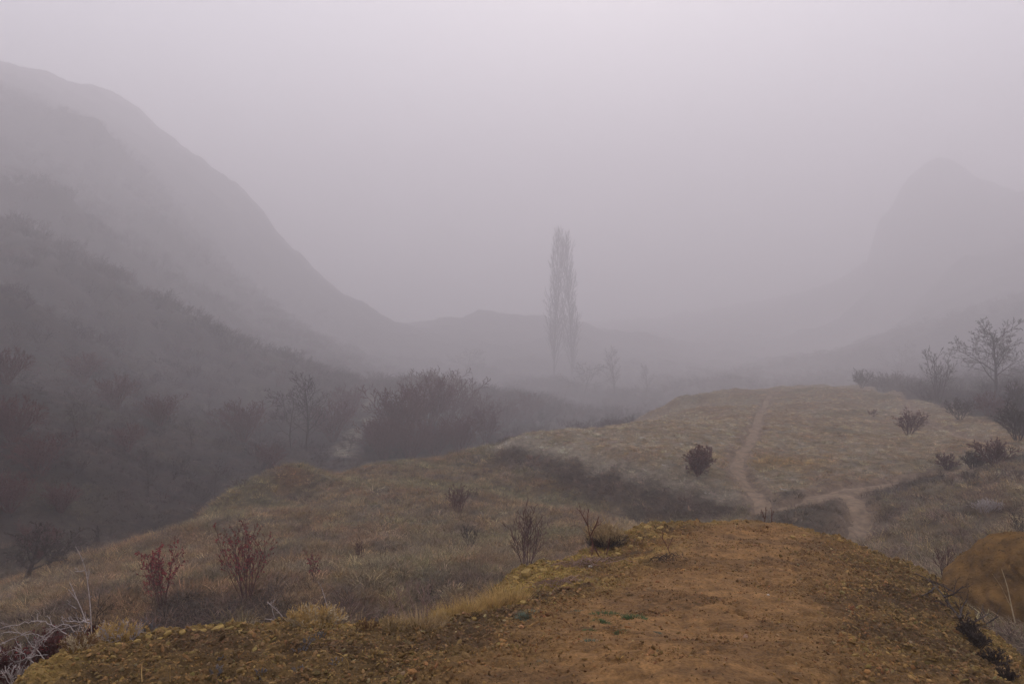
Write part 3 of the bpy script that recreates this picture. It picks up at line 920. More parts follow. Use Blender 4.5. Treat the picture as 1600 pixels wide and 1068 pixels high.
def drawn(name, label, cat, Y, lines, mat, seed, rpx=1.2, parts='stem', side=0, sidelen=.1, sm=None, group=None, root_loc=None, wob=.0, droopy=0.0, lift=None, cling=False):
    """stems whose run is read off the photograph at a known distance, with depth of their own"""
    r = np.random.default_rng(seed)
    L0 = lines[0][0]
    base = root_loc or at(L0[0], L0[1], Y)
    root = empty(name, base, label, cat, group)
    base = np.array(base)
    for li, ln in enumerate(lines):
        if cling:
            nl = []
            for q in ln:
                h_ = hit_m(q[0], q[1])
                yy = Y
                if h_ is not None and poly_sd(np.array([h_[0]]), np.array([h_[1]]), RIM)[0] < .1: yy = h_[1] - .04 - r.uniform(0, .06)
                nl.append((q[0], q[1], min(yy, Y + 1.6) - Y))
            ln = nl
        k = len(ln); dY = 0.0
        drift = r.uniform(-.1, .1) * Y * .12
        P_ = np.array([np.array(at(q[0], q[1], Y + (q[2] if len(q) > 2 else drift * i / max(k - 1, 1)))) for i, q in enumerate(ln)]) - base
        # smooth resample
        n_ = (k - 1) * 4 + 1
        s0 = np.arange(k); s1 = np.linspace(0, k - 1, n_)
        Q = np.stack([np.interp(s1, s0, P_[:, c]) for c in range(3)], 1)
        for _ in range(2): Q[1:-1] = (Q[:-2] + 2 * Q[1:-1] + Q[2:]) / 4
        Q[1:-1] += r.normal(0, 1, Q[1:-1].shape) * wob * Y / FPX
        rad = rpx * Y / FPX * .5 * np.linspace(1.1, .55, n_)
        m = MB(); m.tube(Q, rad, 5)
        for j in range(side):
            x_ = r.uniform(.15, .98) * (n_ - 1); i = min(int(x_), n_ - 2)
            q = Q[i]; d = Q[i + 1] - Q[i]; d /= np.linalg.norm(d) + 1e-9
            sd_ = np.cross(d, r.normal(0, 1, 3)); sd_ /= np.linalg.norm(sd_) + 1e-9
            out = []
            grow(r, out, q, d * .8 + sd_ * .7 + np.array((0, 0, .3)), sidelen * r.uniform(.4, 1.1), rad[i] * .6, 0, dict(levels=2, seg=[4, 2], wob=[.15, .2], up=[-droopy, 0], kids=[3], ang=[40], ratio=[.4], start=[.3], rmin=.0009, rr=.8, tip=.6))
            for pts, rd, lv in out: m.tube(pts, rd, 3)
        m.build(parts, mat, root)
    return root

A_SHRUB = dict(levels=3, seg=[6, 4, 3], wob=[.05, .07, .09], up=[.03, .06, .04], kids=[8, 3], ang=[30, 32], ratio=[.42, .4], start=[.25, .2], rmin=.0035, rr=.6, tip=.3)
A_BUSH = dict(levels=4, seg=[5, 4, 3, 2], wob=[.07, .08, .1, .1], up=[.03, .03, .02, .0], kids=[6, 5, 3], ang=[34, 36, 38], ratio=[.55, .5, .5], start=[.15, .2, .2], rmin=.006, rr=.65, tip=.4)
A_TREE = dict(levels=5, seg=[8, 7, 5, 4, 2], wob=[.07, .10, .10, .10, .1], up=[0, .03, .015, .0, 0], kids=[15, 9, 6, 4], ang=[60, 42, 38, 34], ratio=[.72, .48, .46, .5], start=[.2, .15, .15, .15], rmin=.009, rr=.55, tip=.12)
A_SLIM = dict(levels=4, seg=[8, 5, 4, 3], wob=[.03, .06, .08, .1], up=[0, .08, .05, .0], kids=[18, 7, 4], ang=[34, 34, 34], ratio=[.38, .45, .5], start=[.2, .2, .2], rmin=.012, rr=.5, tip=.15)

# ------------------------------------------------------------------ plants by the mound, left to right
p = hit_g(253, 948); mpp = p[1] / FPX
shrub('red_leaved_shrub', p, 'slim shrub with dark red leaves, the left one of the two on the grass slope', 'shrub', 100 * mpp, 58 * mpp, 7, A_SHRUB, .010, MAROON, 1, RED_LEAF, 620, .055)
p = hit_g(385, 940); mpp = p[1] / FPX
shrub('red_leaved_shrub', p, 'wide many stemmed shrub with sparse dark red leaves, the larger one on the slope', 'shrub', 124 * mpp, 92 * mpp, 11, A_SHRUB, .010, MAROON, 2, RED_LEAF, 680, .05)
p = hit_g(493, 912); mpp = p[1] / FPX
shrub('red_leaved_sapling', p, 'thin single sapling with a few dark red leaves behind the golden tuft', 'sapling', 52 * mpp, 14 * mpp, 2, A_SHRUB, .009, MAROON, 3, RED_LEAF, 90, .05)

Y = 4.75
drawn('rimed_stem_plant', 'tall frost whitened branching stem standing above the brambles at left', 'dead plant', 4.6,
      [[(143,990),(142,960),(140,935),(137,910),(134,890),(128,872),(118,853)], [(134,890),(127,892),(117,892)], [(137,905),(140,893),(138,888)], [(134,970),(127,950),(119,933),(112,915),(108,908)], [(121,937),(113,928),(107,920)], [(119,950),(112,946),(106,942)]],
      FROSTM, 31, 1.7, side=2, sidelen=.04)
drawn('dark_twig', 'thin dark forked twig right beside the frost whitened stem', 'twig', 4.62,
      [[(149,985),(150,965),(154,945),(156,925)], [(150,965),(160,955),(170,947),(183,938)], [(152,958),(160,945),(172,930)]], BARK, 32, 1.0, side=2, sidelen=.05)
BR = [[(20,1075),(35,1045),(60,1005),(85,985),(120,975),(130,976)], [(110,995),(85,975),(65,970),(45,970),(15,978),(-15,985)],
      [(140,972),(128,993),(110,1005),(95,1008)], [(140,972),(120,970),(102,969)], [(70,1030),(50,1008),(40,993),(22,986),(0,990)], [(30,1060),(22,1030),(5,1018),(-10,1022)],
      [(-20,1015),(10,1002),(40,990),(62,990),(70,998)], [(125,1008),(120,985),(105,973),(90,978),(70,992),(50,1020)], [(15,1068),(30,1040),(35,1015),(25,1000)], [(55,1040),(40,1020),(20,1012),(0,1030)],
      [(48,1065),(45,1030),(60,1000),(80,985)], [(0,1050),(20,1035),(50,1025),(75,1022)]]
drawn('rimed_bramble', 'tangle of arching frost covered bramble canes in the lower left corner', 'bramble', 4.2, BR, FROSTM, 33, 1.5, 'cane', side=10, sidelen=.07, droopy=.03, wob=1.0, root_loc=at(60, 1050, 4.3))
for i, (a, b, hh, ww, lab) in enumerate([(12,1062,62,60,'dense dark red bramble clump filling the bottom left corner'),(72,1040,60,60,'dark red bramble clump beneath the arching frosted canes'),(150,1003,34,30,'small dark red clump between the frosted stem and golden cushion')]):
    yy = 4.2 + .25 * i; q = at(a, b, yy); mpp = yy / FPX
    shrub('bramble_clump', q, lab, 'bramble', hh * mpp, ww * mpp, 12, dict(A_BUSH, rmin=.0016), .0035, MAROON, 34 + i, RED_LEAF, 260, .014)
q = at(22, 1066, 3.7)
wiry('rimed_herb', q, 'pale frosted knobbly herb at the very bottom left of the picture', 'dead plant', 9, .13, .05, FROSTM, 38, rad=.0025)

p = onm(122, 1012)
wiry('golden_cushion', p, 'small orange brown wiry cushion on the left rim beside the brambles', 'cushion plant', 60, .12, .12, BROWNST, 41, tips=GOLDF)
p = onm(186, 999)
wiry('golden_cushion', p, 'low golden wiry cushion with frosted tips on the left rim of the mound', 'cushion plant', 90, .15, .17, GOLD, 42, tips=FROSTM)
p = onm(230, 986)
wiry('rimed_sprig', p, 'grey frosted sprigs just right of the frost tipped golden cushion', 'dead plant', 16, .10, .08, BLUEGREY, 43, rad=.0018)
p = onm(492, 979)
wiry('golden_cushion', p, 'large bright golden wiry cushion on the middle of the left rim', 'cushion plant', 170, .20, .23, GOLD, 44, tips=GOLDF)
drawn('rimed_grass_stems', 'bent pale frosted stems leaning left of the large golden cushion', 'dead plant', 4.9,
      [[(450,978),(440,960),(428,948),(418,940)], [(447,980),(430,968),(414,966)], [(438,982),(426,958),(424,938)], [(512,950),(505,925),(500,912)], [(404,985),(412,975),(430,975)]], FROSTM, 45, 1.3, side=3, sidelen=.05)
for i, (a, b, n_, hh, sp, lab) in enumerate([(575,982,50,.09,.09,'little russet cushion right of the large golden cushion'), (618,984,70,.12,.12,'pale orange wiry cushion at the left end of the golden grass band')]):
    wiry('russet_cushion', onm(a, b), lab, 'cushion plant', n_, hh, sp, [BROWNST, STRAWM][i], 46 + i, tips=GOLD)
for i, (a, b, n_, hh, sp, lab) in enumerate([(655,978,420,.15,.17,'golden grass tuft around the reddish frosted stems on the rim'), (708,966,520,.17,.17,'golden grass tuft on the rim, middle one of the row'), (735,953,260,.14,.10,'small golden grass tuft at the right end of the lower row'),
                                     (790,941,560,.18,.19,'golden grass tuft below the yellow step of the mound edge'), (765,946,240,.13,.10,'small golden grass tuft between the row and the step')]):
    tuft('golden_grass_tuft', onm(a, b), lab, 'grass tuft', n_, hh, sp, .0035, [STRAWM, GOLD, GOLD, GOLD, GOLD][i], 50 + i, .35, splay=1.0, flat=.6)
drawn('reddish_stem_plant', 'cluster of thin reddish frosted stems rising from the golden grass', 'dead plant', 5.1,
      [[(642,978),(632,960),(625,940),(622,918)], [(650,976),(648,955),(640,930),(634,905)], [(655,976),(660,955),(663,930),(660,910)], [(662,975),(665,950),(672,925),(676,905)], [(668,974),(668,950),(655,925),(648,912)],
       [(640,978),(622,965),(612,950)], [(600,975),(606,955),(625,932),(640,925)]], PINKM, 58, 1.2, side=7, sidelen=.12)
p = onm(1100, 900)
drawn('rimed_stem_plant', 'low frosted seed stems hanging over the rim left of the golden grass', 'dead plant', 5.1,
      [[(560,985),(566,970),(575,958),(590,955)], [(570,985),(578,965),(590,962)], [(545,980),(548,962),(556,948)], [(590,985),(600,968),(612,962),(622,968)]], PINKM, 59, 1.1, side=5, sidelen=.05)

p = hit_g(822, 893); mpp = p[1] / FPX
shrub('bare_bush', p, 'tall thin bare bush with fine upright twigs behind the yellow step', 'bush', 105 * mpp, 80 * mpp, 9, dict(A_SHRUB, rmin=.006, kids=[7, 4]), .013, MAROON, 61)
p = hit_g(716, 802); mpp = p[1] / FPX
shrub('bare_bush', p, 'small dark bare bush in the middle of the grassy shelf', 'bush', 48 * mpp, 46 * mpp, 9, dict(A_SHRUB, rmin=.007), .014, MAROON, 62)
p = hit_g(733, 862); mpp = p[1] / FPX
shrub('bare_sapling', p, 'slender dark sapling on the shelf between two bare bushes', 'sapling', 44 * mpp, 22 * mpp, 3, dict(A_SHRUB, rmin=.006), .012, BARK, 63)
p = hit_g(560, 880); mpp = p[1] / FPX
shrub('bare_sapling', p, 'low twiggy sapling on the near part of the grassy shelf', 'sapling', 40 * mpp, 30 * mpp, 4, dict(A_SHRUB, rmin=.005), .010, MAROON, 64)

# golden topped clump on the rim; dark twigs stand in for the shadow beneath
p = onm(945, 852)
root = wiry('rim_shrublet', p, 'round golden topped shrublet on the mound rim, its shadow built as dark twigs', 'shrublet', 110, .34, .24, STRAWM, 65, rad=.004)
r = np.random.default_rng(66); m = MB()
for i in range(120):
    out = []; a = r.uniform(0, 6.283)
    grow(r, out, (math.cos(a) * .05, math.sin(a) * .05, .0), (math.cos(a) * 1.3, math.sin(a) * .8, r.uniform(.3, 1)), .23 * r.uniform(.6, 1), .004, 0, dict(A_BUSH, levels=2, rmin=.002))
    for pts, rd, lv in out: m.tube(pts, rd, 3)
tag(m.build('shadow_twigs', BARK, root), kind='stuff')
drawn('red_cane', 'V of two thick red brown canes growing out of the yellow rim', 'cane', 7.7,
      [[(943,880),(934,865),(926,848),(920,830),(917,812),(920,795)], [(944,880),(948,865),(951,850),(953,840)], [(926,848),(925,858),(924,870)], [(919,822),(912,808),(905,796)], [(922,838),(930,822),(936,806)]], RBARK, 67, 2.0, side=4, sidelen=.16)
drawn('red_twig', 'leaning dark red twig on the mound right of the V shaped canes', 'twig', 7.4,
      [[(1050,876),(1046,862),(1040,848),(1030,834),(1024,828)], [(1050,874),(1054,866)], [(1044,856),(1048,846),(1052,838)], [(1036,842),(1034,834),(1036,828)]], RBARK, 68, 1.3, side=3, sidelen=.06)
for i, (a, b, lab) in enumerate([(905, 884, 'grey brown tangle of dead twigs left of the V shaped canes'), (1043, 875, 'flat dark mat of dead twigs at the foot of the red twig'), (868, 915, 'thin pinkish dead twigs lying on the rim above the green tufts')]):
    q = onm(a, b); r = np.random.default_rng(70 + i); root = empty('dead_twigs', q, lab, 'dead twigs')
    m = MB()
    for k_ in range([40, 26, 24][i]):
        a_ = r.uniform(0, 6.283); L = [.38, .24, .34][i] * r.uniform(.4, 1); st = np.array((r.normal(0, .10), r.normal(0, .06), .015))
        e = st + np.array((math.cos(a_) * L, math.sin(a_) * L * .5, 0)); pts = []
        for f in np.linspace(0, 1, 6):
            c = st + (e - st) * f; wx, wy = q[0] + c[0], q[1] + c[1]
            c[2] = float(mound_h(np.array([wx]), np.array([wy]))[0]) - q[2] + .012 + .07 * r.uniform(.3, 1) * math.sin(math.pi * f) + r.uniform(0, .012)
            pts.append(c)
        m.tube(pts, np.linspace(.0035, .0015, 6), 3)
    tag(m.build('twigs', [PINKM, BARK, PINKM][i], root), kind='stuff')
drawn('seed_stalk', 'red brown seed stalk behind the crest of the mound, left one of a pair', 'seed stalk', 10.5, [[(1194,826),(1195,812),(1197,800),(1196,792)], [(1195,810),(1191,800),(1189,795)]], RBARK, 75, 1.3, side=4, sidelen=.05)
drawn('seed_stalk', 'red brown seed stalk behind the crest of the mound, right one of a pair', 'seed stalk', 10.5, [[(1206,826),(1205,812),(1206,798),(1204,792)], [(1205,808),(1209,798)]], RBARK, 76, 1.3, side=5, sidelen=.05)

# green and grey tufts on the trodden earth
for i, (a, b, hh, sp, mt, lab) in enumerate([(830,962,.075,.10,GREYGREEN,'pale grey green grass tuft on the left part of the mound'),
        (948,962,.055,.11,GREEN,'widest dark green grass patch in the middle of the mound'), (990,966,.06,.07,GREEN,'round dark green tuft just right of the widest green patch'), (938,972,.05,.05,GREEN,'dark green tuft just below the widest green patch'),
        (973,986,.035,.045,GREEN,'small green tuft below the round green one'), (922,984,.03,.04,GREEN,'tiny green tuft, upper one of two left below the green patch'), (924,1001,.03,.05,GREYGREEN,'dull green tuft, lower one of two left below the green patch'),
        (852,1034,.025,.04,GREYGREEN,'dull green tuft near the bottom of the mound, left of middle'), (1012,948,.03,.03,GREYGREEN,'faint green tuft above the round green one'), (1024,988,.025,.04,GREYGREEN,'faint grey green tuft right of the small green one'),
        (556,1030,.03,.05,GREYGREEN,'grey green tuft among the gravel at lower left'), (982,1062,.02,.04,GREYGREEN,'faint green tuft at the bottom edge of the picture'), (905,955,.03,.06,GREYGREEN,'grey green fringe left of the widest green patch')]):
    tuft('green_tuft', onm(a, b), lab, 'grass tuft', 420 if i < 4 else 150, hh * .75, sp * 1.15, .0042 if i < 4 else .0036, mt, 80 + i, 1.0, splay=1.6, flat=.6)
for i, (a, b, hh, sp, lab) in enumerate([(478,1006,.06,.06,'grey frosted sprigs under the large golden cushion'), (468,1014,.04,.05,'small grey frosted sprigs lying lower left of the golden cushion'), (335,1052,.06,.07,'largest pale frosted sprigs on the gravel at bottom left'),
        (405,1050,.035,.06,'low grey frosted sprigs right of the largest ones on the gravel'), (350,1028,.03,.04,'small grey frosted sprigs above the largest ones on the gravel'), (467,1046,.035,.04,'grey frosted sprigs with a thin stalk on lower gravel'), (525,1036,.04,.05,'grey frosted sprigs left of the grey green tuft'), (415,1058,.03,.06,'faint frosted sprigs near the bottom edge'), (497,995,.05,.05,'grey frosted sprigs right under the golden cushion')]):
    wiry('rimed_sprig', onm(a, b), lab, 'dead plant', 12, hh, sp, BLUEGREY, 100 + i, rad=.0016)
for i, (a, b, L, lab) in enumerate([(222,1064,.09,'short upright straw stalk at the bottom left, left one of two'), (266,1064,.07,'short upright straw stalk at the bottom left, right one of two')]):
    q = onm(a, b); yy = q[1]
    k_ = FPX / yy * L
    drawn('straw_stalk', lab, 'stalk', yy, [[(a, b), (a - 1, b - k_ * .5), (a, b - k_)]], GOLD, 110 + i, 1.6)
q = onm(545, 1046); drawn('curved_stalk', 'thin curved golden stalk on the gravel beside a green tuft', 'stalk', q[1], [[(545,1046),(544,1032),(535,1022),(524,1018)]], GOLD, 113, 1.3)

# dark broken branch on the right flank
drawn('dark_branch', 'bare dark branch lying down the right flank of the mound', 'branch', 5.9,
      [[(1512,985,.0),(1500,965,.1),(1488,950,.2),(1476,932,.35),(1462,915,.5),(1448,903,.6),(1425,893,.8)], [(1476,932,.35),(1490,928,.3),(1505,915,.25)], [(1488,950,.2),(1475,944,.25),(1460,938,.3)], [(1462,915,.5),(1452,925,.4),(1440,930,.4)],
       [(1505,975,.0),(1525,970,-.1),(1545,958,-.1)], [(1512,985,0),(1540,975,-.1),(1560,962,-.1)], [(1500,966,.1),(1502,950,.1),(1510,938,.1)], [(1455,908,.55),(1470,912,.5),(1492,925,.4)]], BARK, 120, 3.0, 'branch', side=7, sidelen=.16, cling=True)
for i, (a, b, yy, hh, ww, lab) in enumerate([(1512,990,5.5,.16,.2,'black thorny clump at the foot of the dark branch'), (1528,1008,5.1,.14,.2,'black thorny clump below the foot of the dark branch'), (1550,1035,4.6,.12,.2,'dark thorny clump lowest on the right edge of the mound'), (1575,1062,4.2,.10,.18,'dark twiggy clump in the bottom right corner')]):
    shrub('thorny_clump', onm(a, b), lab, 'bramble', hh, ww, 9, dict(A_BUSH, rmin=.0024), .005, BARK, 122 + i)
drawn('straw_stalk', 'tall pale straw stalk in front of the golden clay outcrop', 'stalk', 6.6, [[(1586,972),(1580,945),(1574,915),(1565,888)]], GOLDF, 130, 2.0)
drawn('straw_stalk', 'thinner slanting straw stalk left of the tall pale one', 'stalk', 6.8, [[(1578,945),(1566,918),(1550,895)]], STRAWM, 131, 1.3)

# clay outcrop at the right edge
def clay_outcrop():
    c = np.array(at(1640, 925, 12.4)); r = np.random.default_rng(9)
    nu, nv = 180, 110
    U, V = np.meshgrid(np.linspace(0, 2 * math.pi, nu), np.linspace(0.02, math.pi * .62, nv))
    d = 1 + .07 * fbm(np.cos(U) * 1.1 + 3, np.sin(U) * 1.1 + V * 1.3, 3, 301) + .035 * fbm(np.cos(U) * 5, np.sin(U) * 5 + V * 6, 4, 303)
    d[:, -1] = d[:, 0]
    X = 1.38 * d * np.sin(V) ** .8 * np.cos(U); Yv = 1.3 * d * np.sin(V) ** .8 * np.sin(U); Z = 1.02 * d * np.sign(np.cos(V)) * np.abs(np.cos(V)) ** .85
    fl = 1 + .28 * sstep(1.1, 1.75, V) + .03 * fbm(np.cos(U) * 9 + V * 4, np.sin(U) * 9, 4, 305)
    X, Yv = X * fl, Yv * fl
    Z = np.where(V > math.pi / 2, Z * 2.2, Z)
    me = grid_mesh('clay_outcrop', X, Yv, Z); me.materials.append(CLAY)
    o = bpy.data.objects.new('clay_outcrop', me); COL.objects.link(o); o.location = c
    vs = np.stack([X.ravel(), Yv.ravel(), Z.ravel()], 1) + c
    up = vs[:, 2] > c[2] - .5
    k_ = r.choice(np.nonzero(up)[0], 2600); n_ = len(k_); sz = .006 + .022 * r.random(n_) ** 3
    cc = np.array((.17, .095, .028)) * r.uniform(.5, 1.5, n_)[:, None]
    scatter('outcrop_crumbs', vs[k_], r.normal(0, .8, (n_, 3)), np.c_[sz * r.uniform(.8, 1.8, n_), sz, sz * .7], cc, stone_protos)
    tag(o, 'rounded smooth golden clay outcrop at the right edge below the frosty bank', 'outcrop')
clay_outcrop()

# ------------------------------------------------------------------ single stones on the mound
def slab_mb(seed, a, b, c):
    r = np.random.default_rng(seed); m = MB(); n = 9
    an = np.sort(r.uniform(0, 6.283, n)); an = np.linspace(0, 6.283, n, endpoint=False) + r.uniform(-.25, .25, n)
    rr_ = r.uniform(.72, 1.12, n)
    def ring(s, z): return np.c_[np.cos(an) * rr_ * a * s, np.sin(an) * rr_ * b * s, np.full(n, z) + r.uniform(-.12, .12, n) * c]
    R_ = [ring(.86, -c), ring(1.0, -.1 * c), ring(.88, .8 * c)]
    m.v = R_ + [np.array([[0, 0, c * 1.05], [0, 0, -c]])]; m.n = 3 * n + 2
    for k in range(2):
        for i in range(n): j = (i + 1) % n; m.f.append((k * n + i, k * n + j, (k + 1) * n + j, (k + 1) * n + i))
    for i in range(n): j = (i + 1) % n; m.f.append((2 * n + i, 2 * n + j, 3 * n)); m.f.append((j, i, 3 * n + 1))
    return m
r = np.random.default_rng(140)
ORD = ['first', 'second', 'third', 'fourth', 'fifth', 'sixth', 'seventh', 'eighth', 'ninth', 'tenth', 'eleventh', 'twelfth', 'thirteenth', 'fourteenth']
slabs = [(214,1000,16),(232,992,14),(240,985,14),(262,988,18),(285,986,14),(300,984,16),(318,984,15),(340,981,22),(356,982,14),(185,1005,14),(172,1000,12),(205,994,10),(375,984,9),(250,996,10)]
for i, (a, b, wpx) in enumerate(slabs):
    q = onm(a, b + 1.5); s_ = wpx * q[1] / FPX * .5
    o = slab_mb(141 + i, s_, s_ * .75, s_ * .28).build('flat_stone', OCHREM, None, False, (q[0], q[1], q[2] + s_ * .12))
    o.rotation_euler = (r.normal(0.1, .15), r.normal(0, .15), r.uniform(0, 3))
    rank = sorted(q_[0] for q_ in slabs).index(a)
    lab = 'widest pale yellow slab of the row along the left rim' if wpx == 22 else ORD[rank] + ' yellow slab from the left in the row along the mound rim'
    tag(o, lab, 'stone', 'yellow slabs along the mound rim')
single = [(247,1027,12,OCHREM,'flat yellow stone lying by itself in the gravel at lower left'), (1200,928,5,WHITEM,'small white stone on the trodden earth of the mound'), (698,1060,12,OCHRE2,'rounded brown stone at the bottom edge of the picture'), (1466,973,9,OCHRE2,'pale brown stone left of the black thorny clump'),
          (540,1023,8,OCHREM,'round yellow pebble in the gravel, left one of a pair'), (498,1023,8,OCHREM,'round yellow pebble below the golden cushion'), (818,941,14,OCHREM,'flat yellow stone on the rim below the right golden grass tuft'), (740,966,12,OCHREM,'yellow stone at the foot of the row of golden grass tufts'),
          (1238,838,10,OCHREM,'pale stone on the right crest of the mound'), (1256,836,9,OCHREM,'pale stone at the right end of the mound crest'), (922,884,8,WHITEM,'pale stone among the dead twigs left of the canes'), (1003,1000,7,OCHRE2,'small brown stone below the green tufts'),
          (1310,1030,8,OCHRE2,'small brown stone low on the right part of the path'), (615,1052,9,OCHRE2,'brown stone in the gravel left of the bottom rounded stone')]
for i, (a, b, wpx, mt, lab) in enumerate(single):
    q = onm(a, b + 1); s_ = wpx * q[1] / FPX * .5
    m = stone_mb(170 + i, .55, 2) if mt is not OCHREM else slab_mb(170 + i, 1, .8, .35)
    o = m.build('stone', mt, None, False, (q[0], q[1], q[2] + s_ * .15)); o.scale = (s_, s_, s_); o.rotation_euler = (0, 0, r.uniform(0, 6))
    tag(o, lab, 'stone')

# broken yellow clay blocks of the rim
r = np.random.default_rng(200)
blocks = [(1012,822,20,'big yellow clay block at the left corner of the mound crest'), (1000,838,14,'yellow clay block just below the crest corner'), (1032,822,14,'flat yellow clay block right of the crest corner'), (985,850,12,'yellow clay block on the stepped left rim, upper one'), (965,862,12,'yellow clay block on the stepped left rim, lower one'),
          (822,892,22,'large yellow clay block forming the step in the left rim'), (848,888,16,'yellow clay block right of the large one on the step'), (805,900,14,'yellow clay block at the left foot of the step'), (872,884,13,'small yellow clay block at the right end of the step')]
for i, (a, b, wpx, lab) in enumerate(blocks):
    q = hit_m(a, b + 4); s_ = wpx * q[1] / FPX * .5
    o = slab_mb(201 + i, s_, s_ * .8, s_ * .5).build('clay_block', OCHREM, None, False, (q[0], q[1], q[2] + s_ * .05))
    o.rotation_euler = (r.normal(0, .12), r.normal(0, .12), r.uniform(0, 3)); tag(o, lab, 'clay block', 'yellow clay blocks on the mound rim')

# ------------------------------------------------------------------ field and right slope
def put(a, b, y0=13): 
    q = hit_g(a, b, y0); return q, q[1] / FPX
q, k = put(1091, 743)
shrub('reddish_shrub', q, 'compact rounded reddish brown shrub alone in the frosty field', 'shrub', 44 * k, 44 * k, 16, dict(A_BUSH, rmin=.009), .02, MAROON, 220, mat_plain('russet_leaf', (.13, .05, .035), .85, .4, 9), 900, .10)
q, k = put(1556, 616)
tree('bare_tree', q, 'largest bare spreading tree at the right edge above the path', 'tree', 98 * k, dict(A_TREE, rmin=.012), .20, BARK, 221, lean=(-.06, 0))
q, k = put(1466, 628)
shrub('bare_tree', q, 'bare multi stemmed young tree left of the largest tree', 'tree', 76 * k, 60 * k, 6, dict(A_SHRUB, levels=4, kids=[7, 4, 3], seg=[6, 4, 3, 2], ang=[32, 34, 36], ratio=[.45, .45, .5], rmin=.013), .05, BARK, 222)
q, k = put(1407, 596)
tree('bare_tree', q, 'small faint bare tree with low crown farthest back on the field edge', 'tree', 50 * k, dict(A_TREE, rmin=.016, kids=[10, 5, 4, 2], start=[.3, .2, .2, .2]), .12, BARK, 223)
bushes = [(1346,606,32,34,'faint round bush at the far edge of the field'), (1420,680,48,52,'dark bare bush in the field beside the thin trail'), (1500,655,40,60,'low dark bush under the largest bare tree'), (1545,650,44,70,'dark bush on the slope right of the tree foot'),
          (1590,690,70,70,'largest dark bush thicket cut by the right edge'), (1555,728,50,70,'dark bush on the crest of the right bank'), (1520,732,36,50,'dark bush left of the one on the bank crest'), (1480,732,28,50,'low dark bush at the end of the wide path'), (1590,650,60,60,'tall dark bush above the thicket at the right edge'),
          (1365,650,14,16,'tiny dark sapling alone in the right of the field')]
for i, (a, b, hh, ww, lab) in enumerate(bushes):
    q, k = put(a, b)
    shrub('bare_bush', q, lab, 'bush', hh * k * .82, ww * k * .9, 11 if hh > 20 else 3, dict(A_BUSH, rmin=.007 + .0001 * q[1]), .022, MAROON if i % 2 else BARK, 230 + i)
q, k = put(1545, 800)
wiry('pale_bush', q, 'pale frosted bush on the dark right bank', 'bush', 60, 26 * k, 26 * k, FROSTM, 245, rad=.006, A=dict(levels=3, seg=[4, 3, 2], wob=[.16, .22, .25], up=[.0, .05, .05], kids=[4, 3], ang=[32, 38], ratio=[.45, .45], start=[.3, .3], rmin=.005, rr=.9, tip=.8))
q, k = put(1592, 850)
shrub('bare_sapling', q, 'thin dark sapling on the right bank behind the clay outcrop', 'sapling', 60 * k, 30 * k, 4, dict(A_SHRUB, rmin=.004), .008, BARK, 246)
q, k = put(1475, 905)
shrub('bare_sapling', q, 'thin reddish sapling at the foot of the right bank', 'sapling', 58 * k, 30 * k, 4, dict(A_SHRUB, rmin=.004), .008, MAROON, 247)

# ------------------------------------------------------------------ ravine, left valley and the far side
def fy(Y): return far_r(Y)
proto_bush = None
gbush = 'bare bushes of the ravine thicket'
spots = [(600,718,62),(640,722,60),(680,716,58),(720,708,56),(760,690,52),(622,690,80),(665,680,84),(700,672,80),(745,672,56),(790,668,44),(655,650,66),(690,640,60),(825,655,40),(590,705,50)]
for i, (a, b, hpx) in enumerate(spots):
    q = hit_fn(ground_h, a, b, 48)
    if q is None: continue
    h = hpx * q[1] / FPX
    if proto_bush is None:
        proto_bush = shrub('thicket_bush', q, 'bare reddish brown bush in the dense thicket of the misty ravine', 'bush', 3.4, 3.6, 14, dict(A_BUSH, rmin=.017), .05, MAROON, 250, group=gbush)
        s_ = h / 3.4; proto_bush.scale = (s_, s_, s_)
    else:
        s_ = h / 3.4; copy_tree(proto_bush, q, i * 1.7, (s_ * 1.05, s_ * 1.05, s_))
# slim trees of the misty wood in the middle
slim = tree('misty_tree', hit_fn(ground_h, 480, 705, 45), 'tall faint bare tree left of the ravine thicket', 'tree', 9.0, A_SLIM, .12, BARK, 260)
q = slim.location; s_ = 118 * q[1] / FPX / 9.0; slim.scale = (s_ * 1.6, s_ * 1.6, s_)
mid = tree('misty_tree', hit_fn(ground_h, 455, 700, 45), 'faint forked bare tree just left of the tall one by the ravine', 'tree', 7.0, dict(A_TREE, kids=[10, 6, 4, 2], rmin=.02), .12, BARK, 261)
q = mid.location; s_ = 90 * q[1] / FPX / 7.0; mid.scale = (s_, s_, s_)
r = np.random.default_rng(262)
for i, (a, b, hpx) in enumerate([(912,632,60),(960,620,70),(1010,622,50),(728,592,44)]):
    q = hit_fn(ground_h, a, b, 75)
    if q is None: continue
    src = slim if i % 3 else mid; H0 = 9.0 if i % 3 else 7.0
    s_ = hpx * q[1] / FPX / H0
    copy_tree(src, q, r.uniform(0, 6), (s_ * 1.3, s_ * 1.3, s_), ['dim bare tree in the mist, nearest to the right of the poplars', 'second dim bare tree right of the poplars in the mist', 'third dim bare tree right of the poplars in the mist', 'dim bare tree in the mist between the thicket and the poplars'][i], 'trees of the misty wood')
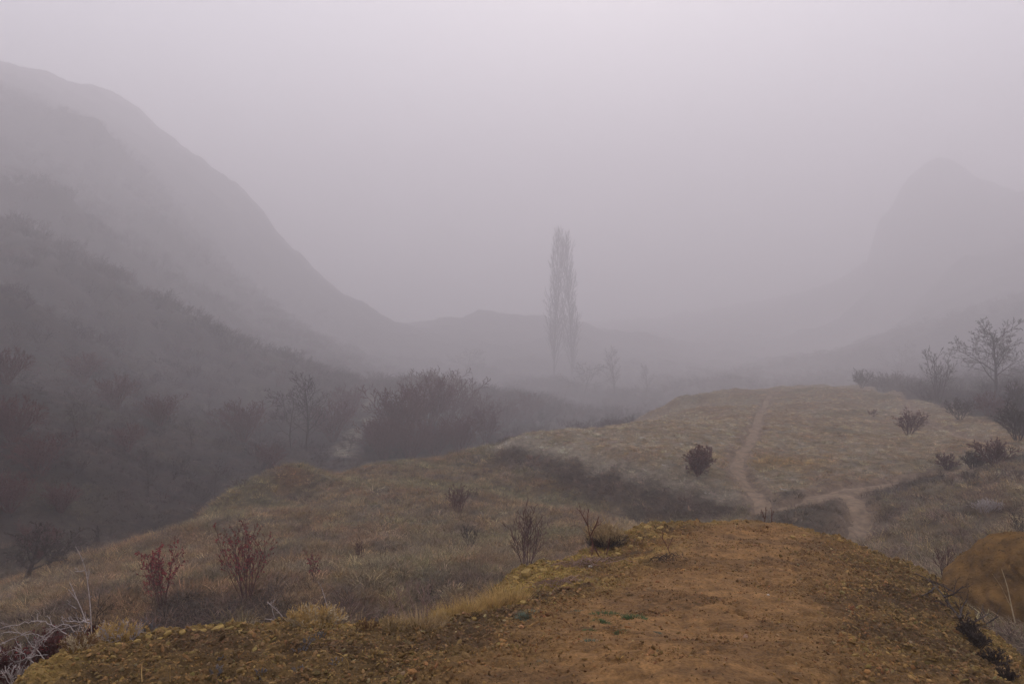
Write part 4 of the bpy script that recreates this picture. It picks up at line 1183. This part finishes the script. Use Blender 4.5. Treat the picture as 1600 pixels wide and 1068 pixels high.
# poplars
gp = hit_fn(ground_h, 880, 560, 70)
A_POP = dict(levels=4, seg=[12, 8, 4, 3], wob=[.012, .03, .1, .12], up=[0, .12, .1, .08], kids=[60, 7, 3], ang=[17, 17, 22], ratio=[.30, .4, .4], start=[.05, .12, .2], rmin=.06, rr=.45, tip=.2)
for i, (a, top, lab) in enumerate([(866, 386, 'taller of the two slim poplars rising in the mist, left one'), (894, 388, 'right one of the two slim poplars rising in the mist')]):
    Yp = 345.0 + i * 7
    X = at(a, 600, Yp)[0]; zb = float(ground_h(np.array([X]), np.array([Yp]))[0])
    top_z = at(a, top, Yp)[2]
    tree('poplar', (X, Yp, zb), lab, 'tree', (top_z - zb) * 1.0, A_POP, .4, BARK, 270 + i).scale = (1.15, 1.15, 1)
# left valley
q = hit_fn(ground_h, 35, 912, 19); k = q[1] / FPX
tree('bare_tree', q, 'dark crooked bare tree with low spreading crown at the left edge', 'tree', 88 * k, dict(A_TREE, start=[.35, .2, .2, .2], rmin=.010, kids=[11, 6, 4, 3], wob=[.12, .2, .2, .2, .2]), .11, BARK, 280, lean=(.1, 0))
q2 = hit_fn(ground_h, 38, 906, 19)
tree('bare_tree', (q2[0] + .28, q2[1] + .6, q2[2]), 'second thinner dark trunk beside the crooked tree at left', 'tree', 75 * k, dict(A_TREE, start=[.4, .2, .2, .2], rmin=.010, kids=[8, 5, 4, 2], wob=[.12, .2, .2, .2, .2]), .09, BARK, 281, lean=(-.05, 0))
q = hit_fn(ground_h, 154, 848, 22); k = q[1] / FPX
shrub('dead_snag', q, 'short black forked snag just beyond the shelf crest at left', 'snag', 34 * k, 14 * k, 3, dict(A_SHRUB, levels=2, kids=[3], rmin=.015), .06, BARK, 282)
vb = None
for i, (a, b, hpx) in enumerate([(232,775,75),(336,778,40),(120,690,60),(60,740,60),(20,690,70),(180,640,50),(250,665,45),(95,800,44),(300,700,45),(380,690,60),(420,735,40),(520,690,60),(545,650,45),(10,600,55),(130,600,45),(15,800,60),(60,870,50),(200,705,40)]):
    q = hit_fn(ground_h, a, b, 20)
    if q is None: continue
    h = hpx * q[1] / FPX
    src = slim if i in (0, 1, 2, 8) else proto_bush; H0 = 9.0 if src is slim else 3.4
    s_ = h / H0
    if src is slim:
        copy_tree(src, q, i * 2.1, (s_ * 1.2, s_ * 1.2, s_), ['slender faint sapling in the left valley below the hill', 'short faint sapling just beyond the shelf crest', 'faint tall tree on the lower left hillside', '', '', '', '', '', 'faint tree on the valley floor left of the ravine'][i] if i < 9 else None, 'scattered trees of the left valley')
    else:
        c = copy_tree(src, q, i * 2.1, (s_ * 1.2, s_ * 1.2, s_), 'dim bare bush scattered on the dark left valley side', 'bushes of the left valley side'); c.name = 'valley_bush'
print('ground z', GMIN, GZ.max())
